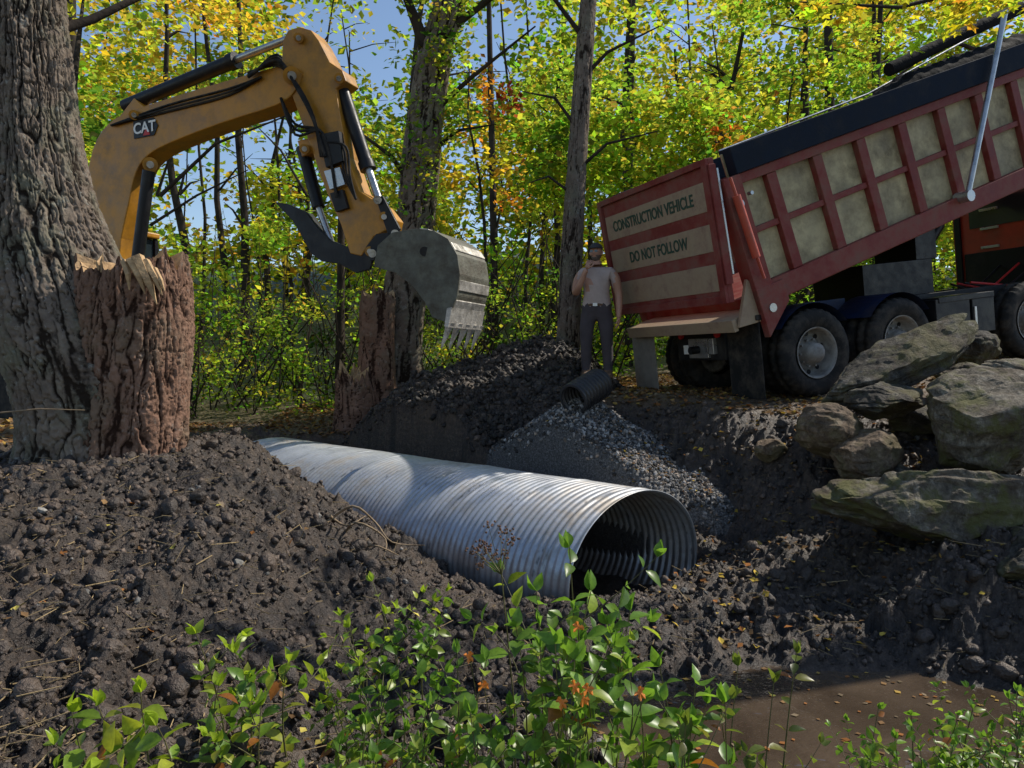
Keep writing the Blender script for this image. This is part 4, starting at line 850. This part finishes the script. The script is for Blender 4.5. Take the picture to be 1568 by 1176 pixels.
# ---------------------------------------------------------------- foreground shrubs
M_stem=pmat('stem',(.10,.09,.03),.3,20,.6)
LF=[]
for k,(yy,ww) in enumerate([(0,.02),(.15,.19),(.35,.28),(.6,.23),(.82,.11),(1,.0)]):
    cz=-.28*(yy-.25)**2; LF+= [(-ww,yy,cz+ww*.35),(0,yy,cz),(ww,yy,cz+ww*.35)]
LFf=[]
for i in range(5):
    for j in range(2): a=i*3+j; LFf.append((a,a+1,a+4,a+3))
LF=np.array(LF);LFf=np.array(LFf)
def basis(dr,nr):
    dr=dr/np.linalg.norm(dr); x=np.cross(dr,nr); x/=np.linalg.norm(x)+1e-9; z=np.cross(x,dr); return np.stack([x,dr,z],1)
def shrub(name,stems,size,cols,seed,pairs=9,br=3):
    r=np.random.default_rng(seed); E_=empty(name); sb=B([M_stem]); P=[];R=[];S=[];C=[]
    def stem(a,b_,rad,npairs,sz):
        a=np.array(a);b_=np.array(b_); L=np.linalg.norm(b_-a); mid=(a+b_)/2+r.normal(size=3)*L*.1
        q=lambda t:(1-t)**2*a+2*t*(1-t)*mid+t*t*b_
        sb.tube([q(t) for t in np.linspace(0,1,8)],[rad*(1-.7*t) for t in np.linspace(0,1,8)],0,5)
        for i in range(npairs):
            t=.2+.8*(i+r.uniform(-.2,.2))/(npairs-.5); t=min(t,1); p=q(t); ax=q(min(t+.02,1.02))-q(t-.02); ax/=np.linalg.norm(ax); an=i*1.57+r.uniform(-.5,.5)
            for s_ in (0,math.pi):
                if r.random()<.1: continue
                si=np.cross(ax,[math.cos(an+s_),math.sin(an+s_),.1]); si/=np.linalg.norm(si)
                dr=si*.9+ax*r.uniform(.1,.6)+np.array([0,0,r.uniform(-.5,.25)]); P.append(p+si*.006); R.append(basis(dr,ax+r.normal(size=3)*.35)); S.append(sz*r.uniform(.55,1.15)*(1-.3*t)); C.append(np.array(cols[r.integers(0,len(cols))])*r.uniform(.6,1.3) if r.random()>.03 else np.array([.32,.12,.03]))
        for s_ in range(3): P.append(q(1.)); R.append(basis(ax+r.normal(size=3)*.4,r.normal(size=3))); S.append(sz*.55); C.append(np.array(cols[0])*1.2)
        return q
    for (u,v,Y,u0) in stems:
        tip=W(u,v,Y); X0=(u0-784)/F*(Y+.05); z0=float(rbf(np.array([X0]),np.array([Y+.05]))[0]); root=np.array([X0,Y+.05,z0-.03])
        q=stem(root,tip,.005,pairs,size)
        for k in range(br):
            t=r.uniform(.3,.85); p=q(t); dr=(tip-root)*.22+np.array([r.normal()*.12,r.normal()*.12,r.uniform(-.04,.06)]); stem(p,p+dr,.0028,max(3,pairs//2),size*.85)
    sb.build('stems',E_)
    V,Fc,Cc=inst(LF,LFf,np.array(P),np.array(R),np.array(S),np.array(C)); ob=np_mesh('leaves',V,Fc,Cc,M_leafn,True); ob.parent=E_
G1=[(.13,.24,.035),(.18,.31,.04),(.09,.18,.025),(.28,.36,.05)]; G2=[(.26,.35,.03),(.38,.42,.05),(.18,.29,.03)]
shrub('shrub',[(872,838,2.3,880),(822,905,2.4,830),(905,905,2.2,900),(790,960,2.3,780),(850,985,2.1,850),(935,985,2.3,930),(880,1010,2.0,880)],.115,G1,1,9,3)
shrub('shrub',[(700,1000,2.4,700),(640,965,2.6,660),(745,1010,2.1,740),(655,1080,2.2,650),(600,1040,2.4,620),(720,1090,2.0,730)],.085,G1,2,9,4)
shrub('shrub',[(570,890,2.7,600),(535,960,2.7,560),(500,1040,2.6,520),(590,940,2.6,600),(550,1020,2.5,560)],.075,G2+G1,3,9,4)
shrub('shrub',[(965,935,2.3,960),(1010,1020,2.2,1000),(1065,1045,2.1,1060),(1110,1075,2.1,1100),(985,1070,2.0,980),(1040,1100,2.0,1040)],.115,G1,4,8,3)
shrub('shrub',[(1130,1020,2.4,1120),(1185,1045,2.4,1170),(1220,1000,2.6,1190),(1050,1110,1.9,1040)],.09,[(.12,.16,.03),(.2,.2,.05),(.08,.12,.02)],5,7,2)
shrub('shrub',[(300,970,2.6,330),(360,1000,2.6,370),(335,1050,2.4,350),(440,1010,2.7,440),(400,1080,2.4,400)],.10,G2+G1,6,6,2)
shrub('shrub',[(150,1080,2.3,200),(215,1060,2.3,230),(240,1110,2.2,240),(110,1090,2.3,150)],.125,G2,7,4,1)
shrub('shrub',[(1345,1085,2.9,1350),(1395,1095,2.9,1400),(1440,1110,2.8,1440),(1490,1085,2.9,1490),(1545,1070,2.9,1545),(1370,1130,2.7,1370),(1520,1120,2.7,1520),(1570,1100,2.7,1570),(1460,1140,2.6,1460),(1540,1150,2.5,1540),(1410,1150,2.6,1410)],.07,G1,8,12,6)
shrub('shrub',[(u,v,2.2,u) for u,v in [(560,1110),(620,1120),(780,1080),(820,1120),(690,1150),(940,1110),(760,1140),(870,1150),(520,1140),(650,1140),(990,1140)]],.085,G1,9,7,3)
b=B([pmat('orange_petal',(.75,.22,.02),.2,30,.5),pmat('dead_brown',(.10,.055,.03),.3,30,.9),M_stem])
fe=empty('jewelweed_flowers')
for (u,v,Y) in [(885,960,2.1),(880,1050,1.95),(900,1055,1.95),(893,1070,1.95),(718,1005,2.2),(740,1050,2.1),(980,1060,1.95),(860,1075,1.95)]:
    c=W(u,v,Y)
    for k in range(5):
        a=k*1.26+rng.random(); dr=Vector((math.cos(a),.4*math.sin(a),math.sin(a)))*.012; b.add([Vector(c),Vector(c)+dr+Vector((dr.z,0,-dr.x))*.5,Vector(c)+dr*1.5+Vector((0,-.008,0)),Vector(c)+dr-Vector((dr.z,0,-dr.x))*.5],[(0,1,2,3)],0)
    b.tube([Vector(c),Vector(c)+Vector((.0,.02,-.01))],[.008,.002],0,6); b.tube([Vector(c)+Vector((0,.02,0)),Vector(c)+Vector((.02,.06,-.15)),Vector((c[0]+.03,c[1]+.08,.3))],.0018,2,4)
b.build('flowers',fe)
de=empty('dead_seedhead_plant'); b=B([M_stem,pmat('dead_brown2',(.12,.06,.035),.3,30,.9)])
c0=Vector(W(768,880,2.5)); root=Vector((c0.x+.05,2.55,.3)); b.tube([root,(root+c0)/2+Vector((.02,0,0)),c0],[.004,.003,.002],0,5)
for i in range(16):
    e=Vector(W(rng.uniform(725,805),rng.uniform(805,865),2.5+rng.uniform(-.08,.08))); b.tube([c0,(c0+e)/2+Vector((0,0,.0)),e],[.0016,.0012,.001],0,4)
    for k in range(9):
        q=e+Vector(rng.normal(size=3)*.010); s_=.004; b.add([q+Vector(v_)*s_*rng.uniform(.7,1.5) for v_ in ICO[0]],[tuple(f) for f in ICO[1]],1)
b.build('stems_and_heads',de)
b=B([pmat('root',(.24,.17,.10),.3,20,.8)])
for P_ in [[(500,800),(540,775),(575,800),(600,830),(650,835)],[(520,830),(545,800),(590,825),(585,860)],[(505,790),(530,805),(560,790)],[(530,850),(570,835),(610,850)]]:
    pp=curve(P_,4); b.tube([W(u,v,5.45+.1*math.sin(i)) for i,(u,v) in enumerate(pp)],[.012*(1-.8*i/len(pp)) for i in range(len(pp))],0,6)
b.tube([W(0,632,5.2),W(60,626,5.1),W(130,628,5.2)],[.006,.005,.003],0,5)
b.build('exposed_roots')
# ---------------------------------------------------------------- light, camera
az,el=math.radians(68),math.radians(47); sd=Vector((math.sin(az)*math.cos(el),math.cos(az)*math.cos(el),math.sin(el)))
su=bpy.data.lights.new('sun','SUN'); su.energy=5.0; su.angle=math.radians(.5); su.color=(1,.93,.82); so=bpy.data.objects.new('sun',su); bpy.context.collection.objects.link(so); so.rotation_euler=(-sd).to_track_quat('-Z','Y').to_euler()
w=bpy.data.worlds.new('World'); bpy.context.scene.world=w; w.use_nodes=True; nt=w.node_tree; nt.nodes.clear()
sk=nt.nodes.new('ShaderNodeTexSky'); sk.sky_type='NISHITA'; sk.sun_disc=False; sk.sun_elevation=el; sk.sun_rotation=az; sk.ozone_density=1.5; sk.dust_density=.4
bg=nt.nodes.new('ShaderNodeBackground'); bg.inputs[1].default_value=.15; wo=nt.nodes.new('ShaderNodeOutputWorld'); nt.links.new(sk.outputs[0],bg.inputs[0]); nt.links.new(bg.outputs[0],wo.inputs[0])
cam=bpy.data.cameras.new('camera'); cam.sensor_width=36; cam.lens=36*F/1568; cam.clip_end=2000; cam.clip_start=.05; co=bpy.data.objects.new('camera',cam); bpy.context.collection.objects.link(co)
co.location=(0,0,CZ); co.rotation_euler=(math.pi/2-PIT,0,0); sc=bpy.context.scene; sc.camera=co
sc.view_settings.view_transform='Standard'; sc.view_settings.look='None'; sc.view_settings.exposure=0
print('done')
